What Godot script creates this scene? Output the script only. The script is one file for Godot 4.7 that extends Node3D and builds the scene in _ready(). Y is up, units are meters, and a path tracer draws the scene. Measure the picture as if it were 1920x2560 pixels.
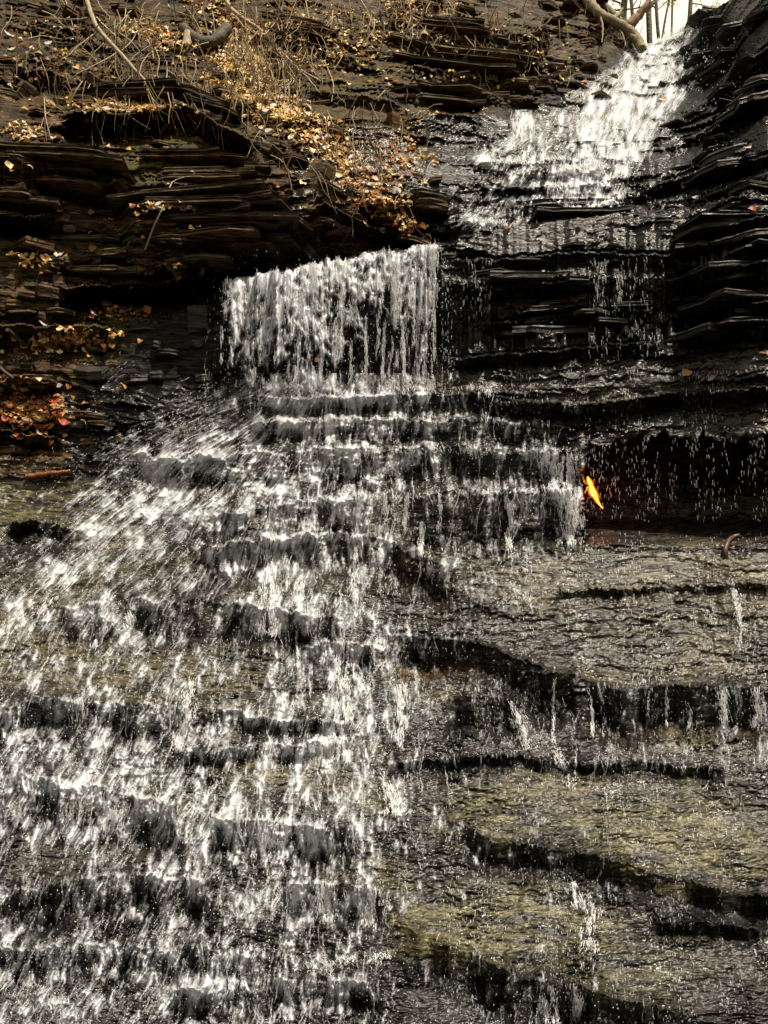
extends Node3D
# A stepped shale waterfall in a gorge, with a small natural flame burning in a grotto behind the falls.
# Positions were read off the photograph in a 1659 x 2212 frame; every pixel is given its distance (metres along -z)
# from the slope of the cliff, so that the ledges, walls and banks stand in a real gorge.

const F := 1736.0
const PITCH := 3.0
var cp := cos(deg_to_rad(PITCH))
var sp := sin(deg_to_rad(PITCH))
var rng := RandomNumberGenerator.new()
var n_big := FastNoiseLite.new()
var n_mid := FastNoiseLite.new()
var n_lay := FastNoiseLite.new()
var n_fine := FastNoiseLite.new()
var n_web := FastNoiseLite.new()
var used := {}

# ------------------------------------------------------------------ pixel <-> place
func ray(u: float, v: float) -> Vector3:
	var cx := (u - 829.5) / F
	var cy := (1106.0 - v) / F
	var zz := cp - cy * sp
	return Vector3(cx / zz, (cy * cp + sp) / zz, -1.0)     # for one metre along -z

func at(u: float, v: float, d: float) -> Vector3:
	return ray(u, v) * d

# ------------------------------------------------------------------ distance of the cliff
const GU := [-420.0, 0.0, 300.0, 600.0, 830.0, 1050.0, 1260.0, 1450.0, 1659.0, 2080.0]
const GV := [-320.0, 0.0, 120.0, 250.0, 400.0, 480.0, 600.0, 830.0, 950.0, 1060.0, 1190.0, 1400.0, 1600.0, 1800.0, 2000.0, 2212.0, 2520.0]
const GD := [
	[7.8, 9.6, 10.2, 10.6, 11.0, 11.5, 12.5, 13.0, 9.5, 6.5],
	[6.6, 8.2, 8.8, 9.2, 9.6, 10.2, 10.8, 11.2, 8.2, 6.2],
	[6.3, 7.6, 8.1, 8.5, 8.9, 9.4, 10.0, 10.5, 7.8, 6.0],
	[6.0, 7.1, 7.5, 7.7, 7.9, 8.5, 8.9, 8.8, 7.2, 5.9],
	[5.8, 6.6, 6.9, 7.0, 7.2, 7.5, 7.5, 7.2, 6.5, 5.7],
	[5.7, 6.5, 6.8, 6.9, 7.0, 7.0, 6.9, 6.7, 6.2, 5.6],
	[5.6, 6.5, 6.8, 6.8, 6.75, 6.6, 6.5, 6.35, 6.0, 5.5],
	[5.4, 6.4, 6.65, 6.7, 6.6, 6.45, 6.3, 6.15, 5.8, 5.4],
	[5.3, 6.4, 6.5, 6.45, 6.3, 6.2, 6.1, 6.0, 5.7, 5.4],
	[5.1, 6.3, 6.3, 6.2, 6.1, 6.05, 6.0, 5.95, 5.7, 5.4],
	[4.9, 5.9, 5.9, 5.85, 5.8, 5.75, 5.75, 5.75, 5.6, 5.35],
	[4.5, 5.25, 5.3, 5.3, 5.3, 5.3, 5.3, 5.3, 5.2, 5.0],
	[4.2, 4.75, 4.8, 4.85, 4.85, 4.85, 4.85, 4.85, 4.8, 4.65],
	[3.9, 4.25, 4.35, 4.4, 4.4, 4.4, 4.4, 4.4, 4.4, 4.3],
	[3.6, 3.85, 3.95, 4.0, 4.0, 4.05, 4.05, 4.05, 4.05, 3.95],
	[3.3, 3.5, 3.6, 3.65, 3.65, 3.7, 3.7, 3.7, 3.7, 3.6],
	[2.9, 3.0, 3.1, 3.1, 3.1, 3.1, 3.1, 3.1, 3.1, 3.0]]

# Ledges: lip line, [reach above, offset just above, offset at the lip, riser height, offset at its foot, reach below], metres
var lips := [
	# upper cascade
	{p = [[1085, 246], [1105, 247], [1180, 243], [1250, 246], [1290, 235]], k = [40, .22, -.10, 55, .06, 30]},
	{p = [[1010, 350], [1040, 346], [1150, 343], [1285, 343], [1320, 330]], k = [30, .16, -.08, 40, .05, 30]},
	{p = [[1100, 405], [1180, 401], [1265, 399], [1340, 380]], k = [25, .12, -.06, 45, .05, 25]},
	{p = [[860, 258], [940, 248], [1010, 245], [1070, 240]], k = [30, .15, -.12, 70, .1, 40]},
	# the great lip above the curtain and the dark wall
	{p = [[440, 622], [490, 612], [600, 590], [740, 563], [945, 533], [1000, 512], [1050, 492], [1180, 475], [1300, 456], [1395, 450], [1425, 462], [1500, 450], [1659, 400]], k = [110, .45, -.20, 235, .14, 50]},
	{p = [[960, 560], [1100, 560], [1250, 545], [1400, 548], [1500, 560]], k = [8, .06, -.05, 30, .07, 20]},
	{p = [[990, 630], [1090, 612], [1200, 610], [1270, 600]], k = [8, .05, -.05, 30, .08, 20]},
	{p = [[1040, 700], [1150, 688], [1280, 672], [1420, 668]], k = [8, .05, -.06, 22, .06, 20]},
	{p = [[1420, 610], [1500, 590], [1659, 560], [1900, 500]], k = [14, .09, -.14, 60, .12, 10]},
	{p = [[1450, 672], [1530, 660], [1659, 650], [1900, 610]], k = [10, .06, -.12, 40, .12, 20]},
	{p = [[1440, 725], [1540, 712], [1659, 705], [1900, 680]], k = [10, .05, -.08, 30, .10, 20]},
	{p = [[950, 775], [1080, 768], [1250, 750], [1440, 735]], k = [8, .05, -.07, 25, .07, 12]},
	# steps under the curtain
	{p = [[540, 852], [640, 860], [760, 856], [930, 850], [1050, 852], [1170, 872], [1300, 872], [1430, 852], [1659, 835], [1900, 800]], k = [25, .02, -.10, 35, .08, 16]},
	{p = [[520, 918], [600, 905], [700, 902], [830, 907], [1000, 905], [1150, 915], [1260, 925]], k = [20, .0, -.09, 40, .09, 14]},
	{p = [[280, 985], [400, 990], [520, 985], [640, 977], [830, 962], [1000, 963], [1200, 972], [1266, 984]], k = [18, .0, -.10, 62, .09, 20]},
	{p = [[380, 1120], [520, 1100], [640, 1087], [830, 1063], [1000, 1060], [1150, 1057], [1262, 1052]], k = [25, .0, -.16, 105, .14, 30]},
	{p = [[400, 1190], [540, 1165], [700, 1152], [830, 1165], [900, 1195], [1000, 1225], [1040, 1245]], k = [30, -.02, -.12, 75, .14, 30]},
	{p = [[0, 1130], [80, 1128], [160, 1135]], k = [20, -.02, -.12, 26, .14, 20]},
	{p = [[60, 1320], [200, 1302], [330, 1298], [430, 1297], [540, 1306], [660, 1325], [760, 1340]], k = [40, -.03, -.13, 78, .13, 30]},
	{p = [[1180, 1282], [1300, 1272], [1450, 1268], [1600, 1262], [1800, 1262]], k = [30, -.02, -.04, 14, .03, 20]},
	{p = [[820, 1372], [900, 1376], [980, 1380], [1060, 1398], [1150, 1432], [1200, 1450]], k = [30, -.03, -.14, 65, .12, 30]},
	{p = [[640, 1400], [700, 1390], [790, 1395], [830, 1400]], k = [20, -.02, -.08, 40, .08, 20]},
	{p = [[950, 1520], [1010, 1500], [1080, 1505], [1140, 1530]], k = [20, -.02, -.10, 75, .12, 20]},
	{p = [[1120, 1452], [1230, 1450], [1300, 1480], [1360, 1490], [1450, 1478], [1560, 1480], [1659, 1492], [1900, 1500]], k = [30, -.03, -.15, 95, .09, 30]},
	{p = [[-200, 1540], [0, 1530], [60, 1512], [180, 1518], [290, 1525], [430, 1530]], k = [40, -.03, -.14, 60, .12, 30]},
	{p = [[420, 1545], [500, 1540], [620, 1555], [780, 1560]], k = [20, -.02, -.08, 30, .08, 20]},
	{p = [[380, 1625], [520, 1615], [650, 1605], [800, 1590]], k = [20, -.02, -.07, 35, .07, 20]},
	{p = [[-200, 1690], [0, 1676], [100, 1680], [200, 1692], [320, 1722], [420, 1740]], k = [30, -.03, -.14, 105, .14, 30]},
	{p = [[820, 1650], [950, 1640], [1100, 1632], [1240, 1650], [1400, 1645], [1570, 1665]], k = [25, -.02, -.06, 22, .05, 20]},
	{p = [[440, 1765], [560, 1768], [680, 1780], [790, 1790]], k = [25, -.02, -.12, 75, .12, 25]},
	{p = [[960, 1768], [1020, 1790], [1065, 1812], [1150, 1824], [1280, 1844], [1430, 1887], [1580, 1927], [1700, 1940]], k = [40, -.03, -.09, 50, .06, 40]},
	{p = [[-200, 1940], [0, 1925], [70, 1920], [160, 1892], [330, 1890], [480, 1902]], k = [40, -.03, -.14, 85, .13, 30]},
	{p = [[600, 1905], [700, 1905], [780, 1912], [850, 1926]], k = [20, -.02, -.12, 75, .12, 25]},
	{p = [[1400, 1990], [1500, 1995], [1600, 2000], [1750, 2005]], k = [20, -.02, -.06, 26, .05, 20]},
	{p = [[840, 1925], [865, 1968], [890, 2007], [965, 2038], [1045, 2068], [1130, 2112], [1240, 2126], [1330, 2152], [1480, 2190]], k = [70, -.04, -.16, 85, .09, 30]},
	{p = [[-200, 2060], [0, 2050], [200, 2040], [420, 2050], [620, 2070]], k = [25, -.02, -.09, 60, .09, 25]},
	{p = [[350, 2140], [500, 2120], [700, 2110], [830, 2125]], k = [25, -.02, -.09, 60, .09, 20]},
	# bank of slabs and leaves
	{p = [[120, 250], [180, 238], [260, 240], [380, 222], [430, 240], [480, 270], [560, 312]], k = [30, .02, -.30, 34, .36, 70]},
	{p = [[-200, 300], [-20, 330], [40, 345], [120, 350], [200, 365], [290, 395]], k = [25, .02, -.32, 66, .06, 40]},
	{p = [[-200, 455], [0, 462], [60, 468], [150, 462]], k = [14, .0, -.14, 20, .30, 45]},
	{p = [[250, 440], [320, 436], [420, 436], [520, 432], [590, 438], [640, 452]], k = [36, .26, -.30, 145, -.16, 14]},
	{p = [[280, 345], [350, 338], [450, 340], [540, 360], [590, 385]], k = [20, .10, -.10, 50, .05, 30]},
	{p = [[120, 622], [220, 616], [330, 612], [430, 594], [500, 606]], k = [10, .0, -.16, 12, .40, 70]},
	{p = [[-200, 690], [0, 700], [90, 705], [230, 705], [270, 715]], k = [22, .06, -.10, 45, .12, 30]},
	{p = [[-200, 800], [0, 812], [80, 815], [130, 825]], k = [16, .05, -.10, 30, .1, 30]},
	{p = [[-200, 925], [0, 935], [100, 940], [150, 945]], k = [16, .03, -.10, 24, .12, 30]},
	{p = [[520, 60], [640, 80], [760, 120], [830, 140]], k = [25, .1, -.1, 30, .14, 30]},
	{p = [[640, 190], [740, 200], [840, 215], [900, 240]], k = [25, .1, -.1, 30, .14, 30]},
	{p = [[880, 60], [1000, 70], [1100, 95], [1180, 130]], k = [25, .12, -.12, 40, .14, 30]},
	{p = [[860, 140], [980, 150], [1100, 165], [1230, 180]], k = [25, .1, -.1, 30, .14, 30]},
	{p = [[840, 205], [960, 198], [1080, 205], [1180, 215]], k = [20, .1, -.1, 24, .1, 20]},
	{p = [[0, 140], [90, 150], [170, 170]], k = [25, .1, -.12, 40, .2, 40]},
	{p = [[650, 470], [700, 440], [760, 470], [830, 500], [940, 515]], k = [16, .08, -.08, 20, .16, 20]},
	# dark wall beside the upper cascade
	{p = [[1420, 330], [1500, 290], [1600, 240], [1700, 190]], k = [12, .1, -.10, 30, .14, 20]},
	{p = [[1400, 400], [1500, 375], [1600, 350], [1750, 310]], k = [12, .1, -.10, 26, .14, 16]},
	{p = [[1540, 180], [1600, 140], [1700, 80]], k = [12, .1, -.10, 50, .22, 30]},
	{p = [[1440, 510], [1550, 490], [1659, 462], [1800, 430]], k = [10, .06, -.10, 26, .1, 16]},
]
var skyline := PackedVector2Array([Vector2(-9999, -9999), Vector2(1249, -9999), Vector2(1250, -320), Vector2(1292, -8), Vector2(1332, 42), Vector2(1388, 103), Vector2(1440, 86), Vector2(1502, 56), Vector2(1513, 34), Vector2(1560, 9), Vector2(1605, -20), Vector2(1700, -90), Vector2(2090, -330)])

func bank_edge(v: float) -> float:
	return 1388.0 - maxf(v - 104.0, 0.0) * 1.75

func poly_at(p: PackedVector2Array, u: float) -> float:
	for i in range(p.size() - 1):
		if u <= p[i + 1].x:
			var a := p[i]
			var b := p[i + 1]
			return lerpf(a.y, b.y, clampf((u - a.x) / maxf(b.x - a.x, 1e-3), 0.0, 1.0))
	return p[p.size() - 1].y

func base_row(u: float) -> PackedFloat32Array:
	var i := 0
	while i < GU.size() - 2 and u > GU[i + 1]:
		i += 1
	var t := clampf((u - GU[i]) / (GU[i + 1] - GU[i]), 0.0, 1.0)
	var r := PackedFloat32Array()
	for j in GV.size():
		var row: Array = GD[j]
		# Catmull-Rom across
		var a: float = row[maxi(i - 1, 0)]
		var b: float = row[i]
		var c: float = row[i + 1]
		var d: float = row[mini(i + 2, GU.size() - 1)]
		r.append(lerpf(b, c, smoothstep(0.0, 1.0, t)) * 0.5 + cubic_interpolate(b, c, a, d, t) * 0.5)
	return r

var us := PackedFloat32Array()
var vs := PackedFloat32Array()
var NU := 0
var NV := 0
var DD := PackedFloat32Array()       # smooth distance (with ledges)
var PP := PackedVector3Array()       # finished surface
var NN := PackedVector3Array()
var ID := PackedInt32Array()
var CC := PackedColorArray()
var LP := PackedFloat32Array()       # pixels below the lip of a riser, or -1 on a tread

# Colour patches of the rock: [u, v, half width, half height, colour (linear), weight]
const SLATE := Color(0.022, 0.022, 0.023)
const SILT := Color(0.140, 0.122, 0.076)
const OLIVE := Color(0.122, 0.113, 0.062)
const BROWN := Color(0.095, 0.058, 0.025)
const OCHRE := Color(0.21, 0.135, 0.055)
const UMBER := Color(0.034, 0.025, 0.015)
var patches := [
	[1450, 1270, 380, 130, SILT, .95], [1000, 1260, 200, 110, SILT, .7], [1400, 1400, 360, 90, SILT, .9], [950, 1470, 130, 60, OCHRE, .5],
	[120, 1250, 300, 260, SILT, .9], [300, 1430, 360, 120, SILT, .8], [600, 1600, 260, 120, SILT, .7], [500, 1720, 420, 90, SILT, .8],
	[130, 1870, 240, 50, OLIVE, 1.2], [1300, 1760, 420, 120, OLIVE, .9], [1500, 1860, 260, 90, OLIVE, .9], [1080, 2000, 300, 110, OLIVE, 1.2],
	[1450, 2100, 320, 100, OLIVE, .6], [800, 1900, 120, 60, OLIVE, .6], [760, 1100, 420, 160, SILT, .35], [1000, 870, 420, 60, SILT, .45], [1500, 790, 200, 70, SILT, .35],
	[1500, 1600, 300, 40, SILT, .6], [600, 1250, 300, 160, SILT, .4], [60, 1080, 200, 70, OLIVE, .8], [30, 980, 130, 60, OCHRE, .8],
	[430, 515, 200, 80, Color(.105, .075, .042), .95], [130, 395, 170, 45, Color(.10, .068, .036), .8], [440, 385, 130, 40, Color(.09, .068, .035), .8], [200, 560, 150, 60, Color(.085, .055, .028), .8],
	[1200, 680, 160, 90, Color(.05, .026, .016), .8], [1560, 620, 130, 60, SILT, .5],
]

func bank_limit(v: float) -> float:
	return poly_at(BANK, v)

func ground_colour(u: float, v: float, p: Vector3, near: Array) -> Color:
	var c := SLATE
	# brown shale, soil and moss of the bank, inside its outline in the photograph
	if u < 1420.0 and v < 1120.0:
		var k := clampf((bank_limit(v) + 45.0 * n_mid.get_noise_2d(u * .02, v * .02) - u) / 120.0, 0.0, 1.0)
		if k > 0.0:
			var n := n_mid.get_noise_3d(p.x * 2.0, p.y * 7.0, p.z * 2.0)
			var b := UMBER.lerp(BROWN, clampf(.5 + n * 1.6, 0.0, 1.0))
			var m := n_big.get_noise_3d(p.x * 2.6, p.y * 2.6, p.z * 2.6 + 9.0)
			if m > 0.18:
				b = b.lerp(Color(.075, .072, .018), clampf((m - .18) * 4.0, 0.0, .75))
			if n_fine.get_noise_3d(p.x * 3.0, p.y * 9.0, p.z * 3.0) > .38:
				b = b.lerp(OCHRE, .7)
			c = c.lerp(b, k)
	var warp := 40.0 * n_mid.get_noise_2d(u * .03, v * .05)
	for q in near:
		if absf(v - q[1]) > q[3] + 30.0: continue
		var du: float = (u + warp - q[0]) / q[2]
		var dv: float = (v + warp * .5 - q[1]) / q[3]
		var r := du * du + dv * dv
		if r < 1.0:
			var w: float = q[5] * minf(1.0, (1.0 - r) * 1.8)
			w *= clampf(.72 + 1.3 * n_fine.get_noise_3d(p.x * 1.5, p.y * 11.0, p.z * 9.0) + .7 * n_mid.get_noise_3d(p.x * 3.0, p.y * 12.0, p.z * 12.0), 0.0, 1.15)
			w *= clampf(.62 + 1.5 * n_big.get_noise_3d(p.x * 1.3, p.y * 2.5, p.z * 2.2 + 20.0), .12, 1.0)
			c = c.lerp(q[4], clampf(w, 0.0, 1.0))
	var grain := 1.0 + .35 * n_fine.get_noise_3d(p.x * 3.0, p.y * 18.0, p.z * 14.0)
	return Color(c.r * grain, c.g * grain, c.b * grain)

var BANK := PackedVector2Array([Vector2(-400, 1400), Vector2(104, 1400), Vector2(240, 1150), Vector2(262, 960), Vector2(540, 890), Vector2(600, 500), Vector2(660, 400), Vector2(980, 110), Vector2(1110, 0)])
var lip_main := PackedVector2Array()
var joints := PackedFloat32Array()

func lip_v(q: PackedVector2Array, u: float, k: int) -> float:
	# a traced lip, broken as shale breaks
	var y := q[0].y
	return poly_at(q, u) + (5.0 if q[0].x > 800.0 else 12.0 if y > 860.0 else (9.0 if k == 4 else 5.0)) * n_mid.get_noise_2d(u * .018, k * 31.0) + (6.0 if y > 1100.0 or k == 4 else 4.0) * n_mid.get_noise_2d(u * .06, k * 11.0) + 2.5 * n_fine.get_noise_2d(u * .12, k * 17.0)

func h2(a: float, b: float) -> float:
	return fposmod(sin(a * 12.9898 + b * 78.233) * 43758.5453, 1.0) * 2.0 - 1.0

func build_field() -> void:
	var u := -420.0
	while u < 2081.0:
		us.append(u)
		u += 3.0 if u > -30.0 and u < 1690.0 else 18.0
	var v := -320.0
	while v < 2521.0:
		vs.append(v)
		v += 2.5 if v > -20.0 and v < 2225.0 else 16.0
	NU = us.size()
	NV = vs.size()
	for L in lips:
		var a := PackedVector2Array()
		for q in L.p:
			a.append(Vector2(q[0], q[1]))
		L.q = a
	lip_main = lips[4].q
	DD.resize(NU * NV)
	PP.resize(NU * NV)
	ID.resize(NU * NV)
	CC.resize(NU * NV)
	LP.resize(NU * NV)
	LP.fill(-1.0)
	var rays_y := PackedFloat32Array()
	var rays_x := PackedFloat32Array()
	for j in NV:
		var cy := (1106.0 - vs[j]) / F
		var zz := cp - cy * sp
		rays_y.append((cy * cp + sp) / zz)
		rays_x.append(1.0 / zz)
	for i in NU:
		u = us[i]
		var br := base_row(u)
		# ledges crossing this column
		var act := []
		for k in lips.size():
			var q: PackedVector2Array = lips[k].q
			var a := q[0].x
			var b := q[q.size() - 1].x
			if u <= a - 1.0 or u >= b + 1.0:
				continue
			var amp := smoothstep(0.0, 45.0, u - a) * smoothstep(0.0, 45.0, b - u)
			if b == 1262.0 or b == 1266.0:
				amp = smoothstep(0.0, 45.0, u - a) * smoothstep(0.0, 6.0, b - u)
			var kk: Array = lips[k].k
			var lv := lip_v(q, u, k)
			if q[0].y > 860.0:
				amp *= clampf(.72 + .75 * n_mid.get_noise_2d(u * .013 + 7.0, k * 19.0), .15, 1.15) 
			var hw := 1.0 + .25 * n_mid.get_noise_2d(u * .04, k * 13.0 + 5.0)
			act.append([lv, amp, float(kk[0]), float(kk[1]), float(kk[2]), float(kk[3]) * hw, float(kk[4]), float(kk[5]), k])
		var gi := 0
		var prev_d := 0.0
		var prev_y := 0.0
		var cx := (u - 829.5) / F
		for j in NV:
			v = vs[j]
			while gi < GV.size() - 2 and v > GV[gi + 1]:
				gi += 1
			var t := clampf((v - GV[gi]) / (GV[gi + 1] - GV[gi]), 0.0, 1.0)
			var d := lerpf(br[gi], br[gi + 1], t)
			var id := -1
			var best := 1e9
			for L in act:
				var s: float = v - L[0]
				if s < -L[2] or s > L[5] + L[7]:
					continue
				var o := 0.0
				if s < -2.5:
					o = L[3] * (1.0 + s / L[2])
				elif s < 0.0:
					o = lerpf(L[4], L[3], -s / 2.5)
				elif s < L[5]:
					o = lerpf(L[4], L[6], s / L[5])
				else:
					o = L[6] * (1.0 - (s - L[5]) / L[7])
				d += o * L[1]
				var near: float = absf(s) if s >= 0.0 else absf(s) * 3.0
				if s > -4.0 and s < L[5] and L[1] > .3:
					LP[i * NV + j] = maxf(s, 0.0)
				if near < best and L[1] > .4:
					best = near
					id = L[8]
			# the grotto that holds the flame, under an overhanging ledge
			if u > 1250.0 and v > 930.0 and v < 1200.0:
				var edge := 1266.0 + 14.0 * n_mid.get_noise_2d(3.0, v * .025) + 7.0 * n_fine.get_noise_2d(3.0, v * .1)
				var roof := 946.0 + 26.0 * n_mid.get_noise_2d(u * .02, 4.0) + 10.0 * n_mid.get_noise_2d(u * .06, 4.0) + 5.0 * n_fine.get_noise_2d(u * .2, 9.0)
				var m := smoothstep(edge - 3.0, edge + 4.0, u) * smoothstep(roof, roof + 12.0, v) * (1.0 - smoothstep(1118.0, 1185.0, v))
				d += .62 * m * (1.0 - .25 * smoothstep(1500.0, 1900.0, u))
			if v < 238.0 and u < bank_edge(v) and id != 3:
				id = 1020 + (0 if u < 420.0 else (1 if u < 860.0 else 2)) + (3 if v < 110.0 else 0) if id < 0 else id
			if id < 0:
				id = 1000 + (0 if u < 700.0 - v * .2 else (2 if u > 1400.0 else 1)) + (3 if v > 830.0 else 0) + (3 if v > 1480.0 else 0)
			DD[i * NV + j] = d
			ID[i * NV + j] = id
			# shale layers
			var rx: float = cx * rays_x[j]
			var ry: float = rays_y[j]
			var x := rx * d
			var y := ry * d
			var cot := 0.0
			if j > 0 and absf(prev_y - y) > 1e-4:
				cot = clampf((prev_d - d) / (prev_y - y), 0.0, 3.2)
			prev_d = d
			prev_y = y
			var warp := .10 * n_big.get_noise_2d(x * 1.1, d * 1.1) + .035 * n_mid.get_noise_2d(x * 2.2, d * 3.0)
			var bank := 1.0 if (u < 950.0 and v < 620.0) or (v < 235.0 and u < bank_edge(v)) else 0.0
			var amp1 := .050
			if bank > 0.0:
				amp1 = .085
			elif v < 470.0:
				amp1 = .095
			elif v > 1190.0:
				amp1 = .017
			var jag := n_fine.get_noise_2d(x * 4.5, d * 26.0)
			var l1 := (y + warp + .03 * jag) / .085
			var i1 := floorf(l1)
			var f1 := l1 - i1
			var o1 := n_lay.get_noise_2d(x * 1.7 + i1 * 3.3, i1 * 37.1)
			var flat := clampf(.75 + 1.3 * n_big.get_noise_2d(x * .9 + 40.0, y * 1.6), .25, 1.5)
			o1 = (h2(floorf(x * 2.3 + jag * .25 + h2(i1, 3.0) * 4.0), i1) * .55 + o1 * .45) * flat
			var l2 := (y + warp + .026 * jag) / .021
			var i2 := floorf(l2)
			var f2 := l2 - i2
			var o2 := n_lay.get_noise_2d(x * 3.6 + i2 * 5.7, i2 * 53.7)
			o2 = (h2(floorf(x * 5.5 + jag * .3 + h2(i2, 7.0) * 4.0), i2) * .5 + o2 * .5) * flat
			var ter := 0.0
			var broken := smoothstep(-.25, .45, n_mid.get_noise_2d(x * 1.6 + 30.0, d * 3.0))
			var r1 := .62
			ter += -.085 * (f1 if f1 < r1 else r1 * (1.0 - f1) / (1.0 - r1)) * .18 * broken
			ter += -.021 * (f2 if f2 < r1 else r1 * (1.0 - f2) / (1.0 - r1)) * (.25 + .6 * broken)
			if u > 230.0 and u < 640.0 and v > 440.0 and v < 600.0:
				amp1 *= .38
			var off := o1 * amp1 + o2 * ((.034 if v < 470.0 else (.016 if v < 1190.0 else .009)) + .012 * bank) + ter * cot
			off += .012 * n_fine.get_noise_3d(x * 5.0, y * 5.0, d * 5.0)
			var dd := d + off
			PP[i * NV + j] = Vector3(rx * dd, ry * dd, -dd)
	make_tables()
	# normals
	NN.resize(NU * NV)
	for i in NU:
		var ia := maxi(i - 1, 0) * NV
		var ib := mini(i + 1, NU - 1) * NV
		for j in NV:
			var ja := maxi(j - 1, 0)
			var jb := mini(j + 1, NV - 1)
			var n := (PP[i * NV + jb] - PP[i * NV + ja]).cross(PP[ib + j] - PP[ia + j])
			NN[i * NV + j] = n.normalized()

var lip_px := PackedFloat32Array()      # the great lip as it is broken, for every pixel column from -430
var iu := PackedInt32Array()
var jv := PackedInt32Array()

func make_tables() -> void:
	for q in 2520: lip_px.append(lip_v(lip_main, q - 430.0, 4))
	for q in 2520: iu.append(roundi(locate(us, q - 430.0)))
	for q in 2860: jv.append(roundi(locate(vs, q - 330.0)))

func vert(u: float, v: float) -> int:
	return iu[clampi(int(u + 430.5), 0, 2519)] * NV + jv[clampi(int(v + 330.5), 0, 2859)]

func lip_at(u: float) -> float:
	return lip_px[clampi(int(u + 430.5), 0, 2519)]

func locate(a: PackedFloat32Array, x: float) -> float:
	var k := a.bsearch(x)
	k = clampi(k, 1, a.size() - 1)
	return k - 1 + clampf((x - a[k - 1]) / (a[k] - a[k - 1]), 0.0, 1.0)

func surf_d(u: float, v: float) -> float:
	return -PP[vert(u, v)].z

func ledge_d(u: float, v: float) -> float:
	return DD[vert(u, v)]

func surf(u: float, v: float) -> Vector3:
	return at(u, v, surf_d(u, v))

func surf_n(u: float, v: float) -> Vector3:
	# normal over about a hand's width
	var a := ledge_d(u - 9.0, v)
	var b := ledge_d(u + 9.0, v)
	var c := ledge_d(u, v - 9.0)
	var d := ledge_d(u, v + 9.0)
	var n := (at(u, v + 9.0, d) - at(u, v - 9.0, c)).cross(at(u + 9.0, v, b) - at(u - 9.0, v, a))
	return n.normalized()

# ------------------------------------------------------------------ nodes
func numbered(called: String) -> String:
	if not used.has(called):
		used[called] = 0
		return called
	used[called] += 1
	return "%s_%03d" % [called, used[called]]

func tag(o: Node, label: String, category := "", group := "", kind := "") -> void:
	o.set_meta("label", label)
	if category: o.set_meta("category", category)
	if group: o.set_meta("group", group)
	if kind: o.set_meta("kind", kind)

func inst(called: String, mesh: Mesh, mat: Material, parent: Node = self) -> MeshInstance3D:
	var o := MeshInstance3D.new()
	o.name = numbered(called) if parent == self else called
	o.mesh = mesh
	if mat: o.material_override = mat
	parent.add_child(o, true)
	return o

func holder(called: String, kind := "") -> Node3D:
	var o := Node3D.new()
	o.name = numbered(called)
	add_child(o, true)
	if kind: o.set_meta("kind", kind)
	return o

func array_mesh(p: PackedVector3Array, n: PackedVector3Array, idx: PackedInt32Array, c := PackedColorArray()) -> ArrayMesh:
	var a := []
	a.resize(Mesh.ARRAY_MAX)
	a[Mesh.ARRAY_VERTEX] = p
	a[Mesh.ARRAY_NORMAL] = n
	if c.size() > 0: a[Mesh.ARRAY_COLOR] = c
	a[Mesh.ARRAY_INDEX] = idx
	var m := ArrayMesh.new()
	m.add_surface_from_arrays(Mesh.PRIMITIVE_TRIANGLES, a)
	return m

func tube(pts: PackedVector3Array, radii: PackedFloat32Array, sides := 7, knot := 0.0) -> ArrayMesh:
	# knobbly tapered tube with closed ends
	var p := PackedVector3Array()
	var nn := PackedVector3Array()
	var idx := PackedInt32Array()
	var cnt := pts.size()
	var ref := Vector3(0.31, 0.2, 0.93).normalized()
	for i in cnt:
		var dir := (pts[mini(i + 1, cnt - 1)] - pts[maxi(i - 1, 0)]).normalized()
		var a := dir.cross(ref)
		if a.length() < .1: a = dir.cross(Vector3.RIGHT)
		a = a.normalized()
		var b := dir.cross(a).normalized()
		for s in sides:
			var w := TAU * s / sides
			var r := radii[i] * (1.0 + knot * rng.randf_range(-1.0, 1.0))
			var d := a * cos(w) + b * sin(w)
			p.append(pts[i] + d * r)
			nn.append(d)
	for i in cnt - 1:
		for s in sides:
			var s2 := (s + 1) % sides
			var q := i * sides
			idx.append_array([q + s, q + sides + s, q + s2, q + s2, q + sides + s, q + sides + s2])
	for e in 2:
		var i := 0 if e == 0 else cnt - 1
		var dir := (pts[0] - pts[1]).normalized() if e == 0 else (pts[cnt - 1] - pts[cnt - 2]).normalized()
		var c0 := p.size()
		p.append(pts[i] + dir * radii[i] * .25)
		nn.append(dir)
		for s in sides:
			p.append(p[i * sides + s])
			nn.append(dir)
		for s in sides:
			if e == 0:
				idx.append_array([c0, c0 + 1 + s, c0 + 1 + (s + 1) % sides])
			else:
				idx.append_array([c0, c0 + 1 + (s + 1) % sides, c0 + 1 + s])
	return array_mesh(p, nn, idx)

func smooth_line(ctrl: Array, steps := 6, wob := 0.0) -> PackedVector3Array:
	var c := Curve3D.new()
	for i in ctrl.size():
		var a: Vector3 = ctrl[maxi(i - 1, 0)]
		var b: Vector3 = ctrl[mini(i + 1, ctrl.size() - 1)]
		var t := (b - a) / 6.0
		c.add_point(ctrl[i], -t, t)
	var out := PackedVector3Array()
	var n := steps * (ctrl.size() - 1)
	for i in n + 1:
		var q := c.sample_baked(c.get_baked_length() * i / n, true)
		if i > 0 and i < n:
			q += Vector3(rng.randf_range(-1, 1), rng.randf_range(-1, 1), rng.randf_range(-1, 1)) * wob
		out.append(q)
	return out

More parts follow.
